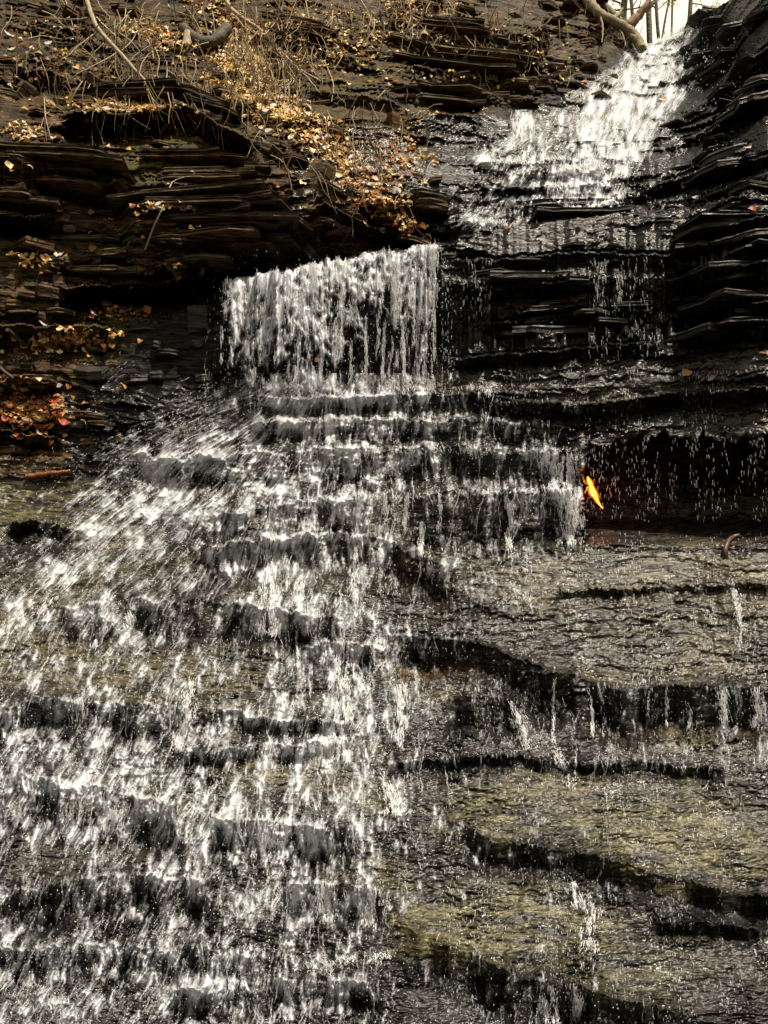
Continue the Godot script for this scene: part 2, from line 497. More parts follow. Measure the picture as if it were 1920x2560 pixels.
func px_line(px: Array, lift: float, steps := 6, wob := 0.0) -> PackedVector3Array:
	# a stick that lies along the surface, lifted off it
	var c := []
	for q in px:
		c.append(at(q[0], q[1], ledge_d(q[0], q[1]) - (q[2] if q.size() > 2 else lift)))
	return smooth_line(c, steps, wob)

func taper(n: int, a: float, b: float) -> PackedFloat32Array:
	var r := PackedFloat32Array()
	for i in n: r.append(lerpf(a, b, float(i) / maxf(n - 1, 1)))
	return r

# ------------------------------------------------------------------ materials
func noise_tex(freq: float, oct: int, seed_: int, size: int, normal := 0.0, ramp: Gradient = null) -> NoiseTexture2D:
	var n := FastNoiseLite.new()
	n.seed = seed_
	n.frequency = freq
	n.fractal_octaves = oct
	n.fractal_gain = .55
	var t := NoiseTexture2D.new()
	t.width = size
	t.height = size
	t.seamless = true
	t.noise = n
	if normal > 0.0:
		t.as_normal_map = true
		t.bump_strength = normal
	if ramp: t.color_ramp = ramp
	return t

func grad(cols: Array, offs: Array) -> Gradient:
	var g := Gradient.new()
	g.colors = PackedColorArray(cols)
	g.offsets = PackedFloat32Array(offs)
	return g

func rock_material(rough_a: float, rough_b: float) -> StandardMaterial3D:
	var m := StandardMaterial3D.new()
	m.vertex_color_use_as_albedo = true
	m.uv1_triplanar = true
	m.uv1_world_triplanar = true
	m.uv1_triplanar_sharpness = 3.0
	m.uv1_scale = Vector3(.42, 3.6, 3.4)
	m.albedo_texture = noise_tex(.012, 5, 3, 1024, 0.0, grad([Color(.30, .30, .31), Color(.74, .73, .72), Color(1, .99, .96)], [0.30, .46, .75]))
	m.normal_enabled = true
	m.normal_texture = noise_tex(.02, 5, 8, 1024, 9.0)
	m.normal_scale = 1.0
	m.roughness_texture = noise_tex(.016, 4, 5, 512, 0.0, grad([Color.from_hsv(0, 0, rough_a), Color.from_hsv(0, 0, rough_b)], [.3, .7]))
	m.roughness = 1.0
	m.metallic_specular = .33 if rough_a < .5 else .25
	return m

func plain(c: Color, rough := .7, spec := .5) -> StandardMaterial3D:
	var m := StandardMaterial3D.new()
	m.albedo_color = c.linear_to_srgb()
	m.roughness = rough
	m.metallic_specular = spec
	return m

var wet: StandardMaterial3D
var dry: StandardMaterial3D

# ------------------------------------------------------------------ the cliff
func build_cliff() -> void:
	var cliff := holder("cliff", "structure")
	var bank := holder("bank", "structure")
	# gather the cells of every ledge
	var cells := {}
	for i in NU - 1:
		for j in NV - 1:
			var u := us[i]
			var v := vs[j]
			if u > 1240.0:
				if v < poly_at(skyline, u + 1.5): continue
			var id := ID[i * NV + j]
			if not cells.has(id): cells[id] = PackedInt32Array()
			cells[id].append(i * NV + j)
	var remap := PackedInt32Array()
	remap.resize(NU * NV)
	for i in NU:
		var near := []
		for q in patches:
			if absf(us[i] - q[0]) < q[2] + 50.0: near.append(q)
		for j in NV:
			CC[i * NV + j] = ground_colour(us[i], vs[j], PP[i * NV + j], near)
	for id in cells:
		remap.fill(-1)
		var p := PackedVector3Array()
		var n := PackedVector3Array()
		var c := PackedColorArray()
		var idx := PackedInt32Array()
		var su := 0.0
		var sv := 0.0
		for k in cells[id]:
			su += us[k / NV]
			sv += vs[k % NV]
			for q in [k, k + 1, k + NV, k + NV + 1]:
				if remap[q] < 0:
					remap[q] = p.size()
					p.append(PP[q])
					n.append(NN[q])
					c.append(CC[q])
			idx.append_array([remap[k], remap[k + NV], remap[k + 1], remap[k + 1], remap[k + NV], remap[k + NV + 1]])
		var cnt: float = cells[id].size()
		su /= cnt
		sv /= cnt
		var on_bank: bool = (su < 900.0 and sv < 600.0) or (su < 1290.0 and sv < 225.0) or (su < 260.0 and sv < 980.0)
		var o := inst("rock_ledge" if id < 1000 else "rock_face", array_mesh(p, n, idx, c), dry if on_bank else wet, bank if on_bank else cliff)
		o.cast_shadow = GeometryInstance3D.SHADOW_CASTING_SETTING_ON
	slabs(cliff, bank)

func slab_mesh(seed_: int, sides: int) -> ArrayMesh:
	# a broken plate of shale: irregular outline, chipped edges, about one metre across and one thick
	rng.seed = seed_
	var p := PackedVector3Array()
	var idx := PackedInt32Array()
	var ang := []
	var rad := []
	for s in sides:
		ang.append(TAU * (s + rng.randf_range(-.3, .3)) / sides)
		rad.append(rng.randf_range(.36, .56))
	var levels := [[-.5, .90], [-.36, 1.0], [-.02, .94], [.06, 1.0], [.38, .98], [.5, .90]]
	for L in levels:
		for s in sides:
			var r: float = rad[s] * L[1] * rng.randf_range(.94, 1.05)
			p.append(Vector3(cos(ang[s]) * r, L[0] + rng.randf_range(-.05, .05), sin(ang[s]) * r))
	var st := SurfaceTool.new()
	st.begin(Mesh.PRIMITIVE_TRIANGLES)
	st.set_smooth_group(-1)
	var top := p.size()
	p.append(Vector3(.03, .52, 0))
	p.append(Vector3(0, -.52, .02))
	for l in levels.size() - 1:
		for s in sides:
			var s2 := (s + 1) % sides
			var q := l * sides
			idx.append_array([q + s, q + s2, q + sides + s, q + s2, q + sides + s2, q + sides + s])
	for s in sides:
		var s2 := (s + 1) % sides
		idx.append_array([top, (levels.size() - 1) * sides + s, (levels.size() - 1) * sides + s2, top + 1, s2, s])
	for k in idx:
		st.set_color(Color(1, 1, 1))
		st.add_vertex(p[k])
	st.generate_normals()
	return st.commit()

func plate_mesh(seed_: int) -> ArrayMesh:
	# a long plate of shale with broken front edge and rounded corners, one unit each way
	rng.seed = seed_
	var sides := 18
	var st := SurfaceTool.new()
	st.begin(Mesh.PRIMITIVE_TRIANGLES)
	st.set_smooth_group(-1)
	var p := PackedVector3Array()
	var rr := []
	for s in sides:
		var w := TAU * s / sides
		var c := cos(w)
		var q := sin(w)
		rr.append(Vector2(signf(c) * pow(absf(c), .38), signf(q) * pow(absf(q), .38)) * .5 * rng.randf_range(.80, 1.06))
	for L in [[-.5, .93], [-.30, 1.0], [.1, .975], [.34, 1.0], [.5, .95]]:
		for s in sides:
			var r: Vector2 = rr[s] * L[1] * rng.randf_range(.985, 1.015)
			p.append(Vector3(r.x, L[0] + rng.randf_range(-.07, .07), r.y))
	var top := p.size()
	p.append(Vector3(0, .5, 0))
	p.append(Vector3(0, -.5, 0))
	var idx := PackedInt32Array()
	for l in 4:
		for s in sides:
			var s2 := (s + 1) % sides
			var q := l * sides
			idx.append_array([q + s, q + s2, q + sides + s, q + s2, q + sides + s2, q + sides + s])
	for s in sides:
		var s2 := (s + 1) % sides
		idx.append_array([top, 4 * sides + s, 4 * sides + s2, top + 1, s2, s])
	for k in idx:
		st.add_vertex(p[k])
	st.generate_normals()
	return st.commit()

func stacks(cliff: Node3D, bank: Node3D, tones: Array, dark: Array) -> void:
	# ledges that read as stacks of plates: [u0, u1, v top, v foot, plates, depth, roll, proud, dark?]
	var shapes := []
	for k in 6: shapes.append(plate_mesh(300 + k))
	rng.seed = 78
	for s in [[250, 640, 438, 598, 11, .8, .02, .16, false], [290, 585, 345, 432, 6, .6, -.05, .10, false], [-40, 285, 350, 425, 6, .7, -.10, .16, false], [-60, 150, 430, 468, 3, .7, -.03, .2, false], [60, 330, 530, 612, 5, .6, .0, .06, false],
		[0, 78, 160, 230, 4, .4, -.25, .05, false], [150, 400, 205, 240, 3, .6, .03, .12, false], [370, 560, 225, 300, 4, .6, -.38, .12, false], [880, 968, 430, 466, 3, .5, -.03, .06, false], [640, 780, 420, 500, 5, .5, -.45, .06, false],
		[830, 1090, 205, 246, 3, .6, .02, .06, false], [860, 1180, 130, 165, 3, .6, -.04, .06, false], [900, 1080, 60, 92, 3, .6, -.05, .06, false], [560, 760, 60, 100, 3, .5, -.25, .05, false],
		[1435, 1760, 585, 640, 3, .6, .10, .05, true], [1450, 1760, 650, 700, 3, .6, .06, .06, true], [1440, 1740, 702, 750, 3, .6, .05, .04, true], [1425, 1750, 480, 560, 4, .6, .12, .03, true], [1500, 1740, 330, 380, 2, .5, .2, .04, true], [1530, 1760, 190, 260, 3, .5, .32, .05, true],
		[1060, 1420, 455, 486, 2, .6, .06, .02, true], [1000, 1240, 600, 660, 3, .5, .04, .03, true], [1050, 1420, 672, 740, 3, .5, .04, .03, true], [-60, 140, 820, 850, 2, .4, .0, .05, false], [-60, 110, 940, 985, 3, .4, .0, .04, false]]:
		for k in s[4]:
			var t: float = (k + .5) / s[4]
			var v: float = lerpf(s[2], s[3], t)
			var shrink := rng.randf_range(.66, 1.06)
			var uc: float = (s[0] + s[1]) * .5 + rng.randf_range(-.12, .12) * (s[1] - s[0])
			var d := ledge_d(uc, v)
			var w: float = (s[1] - s[0]) * shrink * d / F
			var th: float = (s[3] - s[2]) / s[4] * d / F * rng.randf_range(.55, 1.25)
			var o := inst("shale_slab", shapes[rng.randi() % 6], dark[rng.randi() % 3] if s[8] else tones[rng.randi() % 4], cliff if s[8] else bank)
			var yaw := rng.randf_range(-.06, .06) + (.28 if uc > 1380.0 else (-.10 if uc < 700.0 else .12))
			o.transform = Transform3D(Basis.from_euler(Vector3(rng.randf_range(-.02, .05), yaw, s[6] + rng.randf_range(-.02, .02))) * Basis.from_scale(Vector3(w, th, s[5])), at(uc, v, d + s[5] * .5 - s[7] - rng.randf_range(-.06, .06)))

func slabs(cliff: Node3D, bank: Node3D) -> void:
	var shapes := []
	for k in 9: shapes.append(slab_mesh(100 + k, 5 + k % 4))
	rng.seed = 77
	var tones := []
	for c in [Color(.085, .060, .034), Color(.060, .044, .027), Color(.110, .085, .050), Color(.100, .058, .027)]:
		var m: StandardMaterial3D = dry.duplicate()
		m.vertex_color_use_as_albedo = false
		m.albedo_color = (c * 1.45).linear_to_srgb()
		tones.append(m)
	var dark := []
	for c in [Color(.030, .030, .032), Color(.045, .043, .040), Color(.035, .030, .026)]:
		var m: StandardMaterial3D = rock_material(.28, .6)
		m.vertex_color_use_as_albedo = false
		m.albedo_color = (c * 1.25).linear_to_srgb()
		dark.append(m)
	# [u range, v range, count, size range, thickness range, bank?, tilt]
	var zones := [
		[[0, 640], [0, 330], 60, [.12, .42], [.03, .08], true, .25],
		[[560, 960], [180, 520], 46, [.12, .45], [.03, .07], true, .35],
		[[0, 320], [330, 640], 26, [.15, .5], [.03, .09], true, .12],
		[[1150, 1370], [20, 210], 60, [.1, .4], [.02, .06], true, .3],
		[[840, 1300], [-10, 215], 70, [.15, .55], [.03, .08], true, .2],
		[[1500, 1659], [20, 200], 24, [.25, .7], [.03, .08], false, .15],
		[[0, 260], [640, 980], 24, [.1, .4], [.02, .06], true, .15],
		[[1440, 1659], [150, 700], 34, [.2, .6], [.02, .06], false, .12],
		[[960, 1420], [500, 800], 20, [.2, .6], [.02, .05], false, .06],
		[[300, 560], [620, 830], 12, [.15, .4], [.03, .08], false, .2],
	]
	for z in zones:
		for k in z[2]:
			var u := rng.randf_range(z[0][0], z[0][1])
			var v := rng.randf_range(z[1][0], z[1][1])
			var o := inst("shale_slab", shapes[rng.randi() % 9], (tones if z[5] else dark)[rng.randi() % (4 if z[5] else 3)], bank if z[5] else cliff)
			var w := rng.randf_range(z[3][0], z[3][1])
			var th := rng.randf_range(z[4][0], z[4][1])
			var bas := Basis.from_euler(Vector3(rng.randf_range(-.5, 1.0) * z[6], rng.randf() * TAU, rng.randf_range(-1, 1) * z[6])) * Basis.from_scale(Vector3(w, th, w * rng.randf_range(.6, .95)))
			o.transform = Transform3D(bas, surf(u, v) + Vector3(0, 0, -w * rng.randf_range(.05, .30)))
	stacks(cliff, bank, tones, dark)
	# slabs that can be picked out: [u, v, width, thickness, depth, euler, tone (bank tones 0-3, dark 4-6)]
	for s in [
		[664, 540, .34, .09, .5, Vector3(.5, .3, -.75), 5], [592, 330, .34, .09, .4, Vector3(.35, .2, -.6), 2], [692, 385, .30, .26, .3, Vector3(.2, .5, -.25), 2],
		[55, 200, .24, .16, .3, Vector3(.2, .3, -.5), 2], [850, 272, .17, .25, .2, Vector3(.1, .4, .05), 3], [925, 448, .40, .10, .4, Vector3(.18, .1, -.08), 1],
		[194, 800, .40, .08, .35, Vector3(.45, .2, .06), 5], [245, 735, .12, .05, .12, Vector3(.9, .3, .3), 5], [430, 690, .32, .22, .3, Vector3(.1, .4, .1), 4], [380, 520, .5, .05, .3, Vector3(.1, .1, 0), 1],
		[200, 175, .3, .1, .3, Vector3(.2, .2, -.4), 0], [100, 630, .3, .1, .3, Vector3(.2, .2, -.1), 0]]:
		var tone: int = s[6]
		var o := inst("shale_slab", shapes[(tone * 2 + 1) % 9], tones[tone] if tone < 4 else dark[tone - 4], bank if tone < 4 else cliff)
		o.transform = Transform3D(Basis.from_euler(s[5]) * Basis.from_scale(Vector3(s[2], s[3], s[4])), surf(s[0], s[1]) + Vector3(0, 0, -.03))

func build_surroundings() -> void:
	# ground above the falls, running back from the rim
	var p := PackedVector3Array()
	var n := PackedVector3Array()
	var idx := PackedInt32Array()
	var col := PackedColorArray()
	for i in NU:
		var j := 0
		if us[i] > 1240.0:
			while j < NV - 1 and vs[j] < poly_at(skyline, us[i] + 1.5): j += 1
		var e := PP[i * NV + j]
		for k in 4:
			var back: float = [0.0, 2.5, 12.0, 70.0][k]
			var lift: float = [0.0, .05, -.4, 1.0][k]
			var fan: float = [1.0, 1.1, 1.6, 6.0][k]
			p.append(Vector3(e.x * fan, e.y - .004 + lift - (0.0 if k == 0 else .1 * n_big.get_noise_2d(e.x * fan, back)), e.z - back))
			n.append(Vector3.UP)
			col.append(Color(.06, .045, .028))
	for i in NU - 1:
		for k in 3:
			var q := i * 4 + k
			idx.append_array([q, q + 1, q + 4, q + 4, q + 1, q + 5])
	inst("ground", array_mesh(p, n, idx, col), dry).set_meta("kind", "structure")
	# wooded sides of the gorge, beside and behind the viewer
	var hp := PackedVector3Array()
	var hn := PackedVector3Array()
	var hi := PackedInt32Array()
	var hc := PackedColorArray()
	var rr := [7.5, 9.0, 12.0, 17.0, 24.0, 34.0, 50.0]
	var hh := [-2.5, -.6, 3.2, 8.5, 14.0, 19.0, 24.0]
	for a in 61:
		var w := deg_to_rad(lerpf(-22.0, 202.0, a / 60.0))
		for k in 7:
			var far: float = rr[k] * (1.0 + .08 * n_big.get_noise_2d(a * .5, k * 3.0))
			hp.append(Vector3(cos(w) * far, hh[k] + .8 * n_big.get_noise_2d(a * .7, k * 5.0 + 9.0), sin(w) * far * 1.2))
			hn.append(Vector3(-cos(w), 1.2, -sin(w)).normalized())
			hc.append(Color(.055, .042, .026))
	for a in 60:
		for k in 6:
			var q := a * 7 + k
			hi.append_array([q, q + 7, q + 1, q + 1, q + 7, q + 8])
	inst("hillside", array_mesh(hp, hn, hi, hc), dry).set_meta("kind", "structure")
	# creek bed in front of the falls
	var pl := PlaneMesh.new()
	pl.size = Vector2(40, 40)
	pl.subdivide_width = 60
	pl.subdivide_depth = 60
	var m := wet.duplicate()
	m.vertex_color_use_as_albedo = false
	m.albedo_color = Color(.06, .055, .045).linear_to_srgb()
	var g := inst("creek_bed", pl, m)
	g.position = Vector3(0, -2.35, 17.5)
	g.set_meta("kind", "structure")

# ------------------------------------------------------------------ water
const ROWS := [
	"00000277776321000000", "00025766665433210000", "11367766776544610000", "02688777764334710000", "15876567663334510000",
	"37655467563443100001", "65664467652122000013", "65564455675321110001", "44555545764212111112", "66655655674322322334",
	"77776556764211122222", "76777766664211011100", "66777777653221111000", "43556677664222110000", "55556667774122332100",
	"65666777761111222100", "76766766652123221000", "77767766542245542100", "77767766542245542100"]

func cell(r: int, c: int) -> float:
	r = clampi(r, 0, ROWS.size() - 1)
	c = clampi(c, 0, 19)
	return float(ROWS[r].unicode_at(c) - 48)

func wetness(u: float, v: float) -> float:
	var x := u / 83.0 - .5
	var y := (v - 840.0) / 80.0
	if y < -.5: return 0.0
	var r := floori(y)
	var c := floori(x)
	var a := lerpf(cell(r, c), cell(r, c + 1), x - c)
	var b := lerpf(cell(r + 1, c), cell(r + 1, c + 1), x - c)
	return lerpf(a, b, y - r) / 9.0 * (1.0 - .14 * smoothstep(1750.0, 2000.0, v))

func lean(u: float, v: float) -> float:
	var k := lerpf(2.1, 1.05, smoothstep(860.0, 1020.0, v)) - .74 * smoothstep(1050.0, 1550.0, v)
	return -k * smoothstep(740.0, 300.0 if v > 1050.0 else 480.0, u) - .10 * smoothstep(1000.0, 700.0, u)

func streak_mesh(seed_: int) -> ArrayMesh:
	# a strand of falling water about to break into drops: beaded, bent, tapering, one unit long
	rng.seed = seed_
	var st := SurfaceTool.new()
	st.begin(Mesh.PRIMITIVE_TRIANGLES)
	st.set_smooth_group(0)
	var rad := [.05, .55, 1.0, .45, .35, .85, .60, .18, .42, .05]
	var sides := 5
	var bx := 0.0
	var p := PackedVector3Array()
	for i in rad.size():
		bx += rng.randf_range(-.5, .5)
		for s in sides:
			var w := TAU * s / sides + rng.randf_range(-.2, .2)
			var r: float = rad[i] * rng.randf_range(.7, 1.15) * .5
			p.append(Vector3(cos(w) * r + bx * .5, float(i) / (rad.size() - 1) - .5 + rng.randf_range(-.02, .02), sin(w) * r))
	for i in rad.size() - 1:
		for s in sides:
			var s2 := (s + 1) % sides
			var q := i * sides
			for k in [q + s, q + s2, q + sides + s, q + s2, q + sides + s2, q + sides + s]: st.add_vertex(p[k])
	st.index()
	st.generate_normals()
	return st.commit()

func drop_mesh() -> ArrayMesh:
	var s := SphereMesh.new()
	s.radius = .5
	s.height = 1.0
	s.radial_segments = 6
	s.rings = 3
	var a := s.surface_get_arrays(0)
	return array_mesh(a[Mesh.ARRAY_VERTEX], a[Mesh.ARRAY_NORMAL], a[Mesh.ARRAY_INDEX])

var strands := {}      # name -> array of [Transform3D, Color]

func put(bucket: String, t: Transform3D, c: Color) -> void:
	if not strands.has(bucket): strands[bucket] = []
	strands[bucket].append([t, c])

func strand(bucket: String, p: Vector3, dir: Vector3, nrm: Vector3, length: float, width: float, thick: float, alpha := -1.0) -> void:
	var y := dir.normalized()
	var x := y.cross(nrm)
	if x.length() < .05: x = y.cross(Vector3(.9, .1, .3))
	x = x.normalized()
	var z := x.cross(y)
	if alpha < 0.0: alpha = clampf(rng.randfn(.50, .32), .12, 1.0)
	put(bucket, Transform3D(Basis(x * width, y * length, z * thick), p), Color(.85, .87, .90, alpha))

func flow_strand(bucket: String, u: float, v: float, du: float, dv: float, len_px: float, w_px: float, lift: float, alpha := -1.0) -> void:
	var l := sqrt(du * du + dv * dv)
	du /= l
	dv /= l
	var d0 := ledge_d(u - du * len_px * .5, v - dv * len_px * .5)
	var d1 := ledge_d(u + du * len_px * .5, v + dv * len_px * .5)
	var dm := surf_d(u, v)
	d0 = clampf(d0, dm - .12, dm + .12)
	d1 = clampf(d1, dm - .12, dm + .12)
	var a := at(u - du * len_px * .5, v - dv * len_px * .5, d0)
	var b := at(u + du * len_px * .5, v + dv * len_px * .5, d1)
	var w := w_px * dm / F
	var mid := at(u, v, minf(dm, (d0 + d1) * .5 + .02) - lift)
	strand(bucket, mid, b - a, surf_n(u, v), minf((b - a).length(), .35), w, w * .6, alpha)

func fall_strand(bucket: String, u: float, v: float, d: float, slope: float, len_px: float, w_px: float, alpha := -1.0) -> void:
	var k := d / F
	strand(bucket, at(u, v, d), Vector3(slope, -1, rng.randf_range(-.05, .05)), Vector3(0, 0, 1), len_px * k, w_px * k, w_px * k * .6, alpha)

func web(u: float, v: float, k: float, su: float, sv: float, off: float) -> float:
	# ridges that join into a net, stretched along the flow
	var a := 1.0 - absf(n_web.get_noise_2d((u + k * (1500.0 - v)) / su + off, v / sv)) * 2.6
	var b := n_web.get_noise_2d((u + k * (1500.0 - v)) / su * 2.7 + off + 50.0, v / sv * 2.7)
	return a + .55 * b

const CHUTES := [
	[[[1452, 72], [1395, 140], [1320, 240], [1265, 340], [1235, 452]], [62, 66, 78, 72, 70], .92],
	[[[1500, 66], [1474, 150], [1400, 240], [1350, 330], [1295, 448]], [14, 40, 50, 46, 44], .80],
	[[[1135, 246], [1132, 300]], [30, 28], .72],
	[[[1130, 300], [1080, 325], [1030, 352]], [26, 24, 22], .62],
	[[[1150, 330], [1110, 400], [1050, 470], [1010, 492]], [80, 84, 66, 30], .46],
	[[[1250, 245], [1190, 330], [1140, 420], [1120, 480]], [60, 70, 70, 60], .46]]

func chute(u: float, v: float) -> Vector3:
	# (dx per unit down, share of white water) of the upper cascade
	var best := Vector3(-.6, 0, 0)
	for c in CHUTES:
		var pts: Array = c[0]
		for i in pts.size() - 1:
			var a := Vector2(pts[i][0], pts[i][1])
			var b := Vector2(pts[i + 1][0], pts[i + 1][1])
			var t := (Vector2(u, v) - a).dot(b - a) / (b - a).length_squared()
			if t < -.15 or t > 1.1: continue
			t = clampf(t, 0.0, 1.0)
			var q: float = (Vector2(u, v) - a.lerp(b, t)).length() / lerpf(c[1][i], c[1][i + 1], t)
			if q < 1.15:
				var w: float = c[2] * clampf(1.35 * (1.15 - q), 0.0, 1.0)
				if w > best.y: best = Vector3((b.x - a.x) / (b.y - a.y), w, 0)
	return best

func water_sheet(bucket: String, u0: float, u1: float, du: float, v0: float, v1: float, dv: float, seed_: int) -> ArrayMesh:
	# a broken sheet of foam and water lying on (or falling in front of) the rock: its thickness and cover follow the flow
	rng.seed = seed_
	var nu := int((u1 - u0) / du) + 1
	var nv := int((v1 - v0) / dv) + 1
	var noise := PackedFloat32Array()
	var dx := PackedFloat32Array()
	var ww := PackedFloat32Array()
	noise.resize(nu * nv)
	var lump := PackedFloat32Array()
	lump.resize(nu * nv)
	dx.resize(nu * nv)
	ww.resize(nu * nv)
	for i in nu:
		var u := u0 + i * du
		var lip := lip_at(u)
		for j in nv:
			var v := v0 + j * dv
			var k := i * nv + j
			noise[k] = pow(rng.randf(), 3.0)
			lump[k] = n_web.get_noise_2d(u * 1.15 + 400.0, v * .75)
			var w := 0.0
			var d := 0.0
			if bucket == "cascade":
				w = wetness(u, v)
				if w < .02 or (u > 1264.0 and v > 930.0 and v < 1150.0): continue
				var below := LP[vert(u, v)]
				d = lean(u, v) * (1.15 if below < 0.0 else .6) + .75 * n_web.get_noise_2d(u * .6, v * .4 + 300.0) + .7 * n_web.get_noise_2d(u * 1.7, v * 1.3 + 800.0) * (1.0 if below < 0.0 else .3)
				if below < 0.0: w = w * .84 - .02
				elif below < 22.0: w = w * 1.12 + .05
				elif below > 40.0: w *= .84
			elif bucket == "curtain":
				var t := (v - lip) / (834.0 - lip)
				if t < -.02 + .02 * n_fine.get_noise_2d(u * .1, 3.0): continue
				w = lerpf(.80, .30, smoothstep(.05, .95, t)) + (.12 if u < 700.0 else 0.0) - (.20 if u > 750.0 and u < 895.0 and t > .3 else 0.0) + (.25 if u > 905.0 else 0.0)
				w -= .9 * smoothstep(500.0 + 16.0 * n_mid.get_noise_2d(2.0, v * .03), 484.0, u) + .9 * smoothstep(930.0 - 20.0 * t + 10.0 * n_mid.get_noise_2d(5.0, v * .03), 950.0 - 20.0 * t, u)
				d = -.06 + .25 * n_web.get_noise_2d(u * .5, v * .12)
			else:
				if v < poly_at(skyline, u) + 1.0 or v > lip - 1.0: continue
				var c := chute(u, v)
				w = c.y
				d = c.x * .8 + .5 * n_web.get_noise_2d(u * .7, v * .4)
			ww[k] = maxf(w, 0.0)
			dx[k] = d * dv / du
	var cover := PackedFloat32Array()
	var rough := PackedFloat32Array()
	cover.resize(nu * nv)
	rough.resize(nu * nv)
	var reach := 10 if bucket == "cascade" else (9 if bucket == "curtain" else 4)
	for i in nu:
		var u := u0 + i * du
		for j in nv:
			var k := i * nv + j
			if ww[k] < .03: continue
			var v := v0 + j * dv
			# sum the noise up and down the stream
			var sum := noise[k]
			var clot := lump[k]
			var cnt := 1.0
			var run := reach
			if bucket == "cascade" and LP[vert(u, v)] < 0.0: run = 6
			for way in [1.0, -1.0]:
				var x := i + .5
				var y := j + .5
				for q in run:
					var g := dx[int(x) * nv + int(y)]
					var stp: float = way / maxf(1.0, absf(g))
					x += g * stp
					y += stp
					if y >= nv or y < 0.0 or x < 0.0 or x >= nu: break
					sum += noise[int(x) * nv + int(y)]
					clot += lump[int(x) * nv + int(y)]
					cnt += 1.0
			clot *= 1.45 / cnt
			var z := (sum / cnt - .25) / (.283 / sqrt(cnt))
			var su := u
			var gust := n_web.get_noise_2d(su * .36 + 90.0, v * .24)
			var hole := 1.0 - absf(n_web.get_noise_2d(su * .75 + 700.0, v * .42)) * 3.0
			var val := .17 * z + .85 * gust + .60 * clot + (.48 if bucket == "curtain" else .20) * hole
			cover[k] = smoothstep(-.42, .85, val - ((1.13 if bucket == "cascade" else (1.12 if bucket == "curtain" else .98)) - 1.85 * ww[k])) * clampf(.66 + .10 * z + .6 * clot, .25, 1.0)
			rough[k] = val
	var p := PackedVector3Array()
	var n := PackedVector3Array()
	var c := PackedColorArray()
	p.resize(nu * nv)
	n.resize(nu * nv)
	c.resize(nu * nv)
	# the rock under the sheet, evened out as water does
	var bed := PackedFloat32Array()
	bed.resize(nu * nv)
	if bucket != "curtain":
		for i in nu:
			for j in nv:
				if ww[i * nv + j] > .0: bed[i * nv + j] = surf_d(u0 + i * du, v0 + j * dv)
				else: bed[i * nv + j] = 20.0
		for pass_ in 2:
			var old := bed.duplicate()
			for i in range(1, nu - 1):
				for j in range(1, nv - 1):
					var k := i * nv + j
					if old[k] > 19.0: continue
					var a := minf(old[k], .25 * (minf(old[k - 1], old[k] + .1) + minf(old[k + 1], old[k] + .1) + minf(old[k - nv], old[k] + .1) + minf(old[k + nv], old[k] + .1)))
					bed[k] = lerpf(old[k], a, .8)
	for i in nu:
		var u := u0 + i * du
		var lip := lip_at(u)
		var lip_d := ledge_d(u, lip + 6.0)
		for j in nv:
			var v := v0 + j * dv
			var k := i * nv + j
			var d := 0.0
			if bucket == "curtain":
				var t := maxf((v - lip) / (834.0 - lip), 0.0)
				d = lip_d - .03 - .17 * sqrt(t)
			else:
				d = (bed[k] if bed[k] < 19.0 else surf_d(u, v)) - .012
			d -= .024 * cover[k] + .010 * rough[k]
			p[k] = at(u, v, d)
			c[k] = Color(.80, .84, .91, cover[k])
	for i in nu:
		for j in nv:
			n[i * nv + j] = (p[i * nv + mini(j + 1, nv - 1)] - p[i * nv + maxi(j - 1, 0)]).cross(p[mini(i + 1, nu - 1) * nv + j] - p[maxi(i - 1, 0) * nv + j]).normalized()
	var idx := PackedInt32Array()
	var remap := PackedInt32Array()
	remap.resize(nu * nv)
	remap.fill(-1)
	var p2 := PackedVector3Array()
	var n2 := PackedVector3Array()
	var c2 := PackedColorArray()
	for i in nu - 1:
		for j in nv - 1:
			var k := i * nv + j
			if cover[k] + cover[k + 1] + cover[k + nv] + cover[k + nv + 1] < .06: continue
			for q in [k, k + 1, k + nv, k + nv + 1]:
				if remap[q] < 0:
					remap[q] = p2.size()
					p2.append(p[q])
					n2.append(n[q])
					c2.append(c[q])
			idx.append_array([remap[k], remap[k + nv], remap[k + 1], remap[k + 1], remap[k + nv], remap[k + nv + 1]])
	print(bucket, " sheet ", idx.size() / 3)
	return array_mesh(p2, n2, idx, c2)

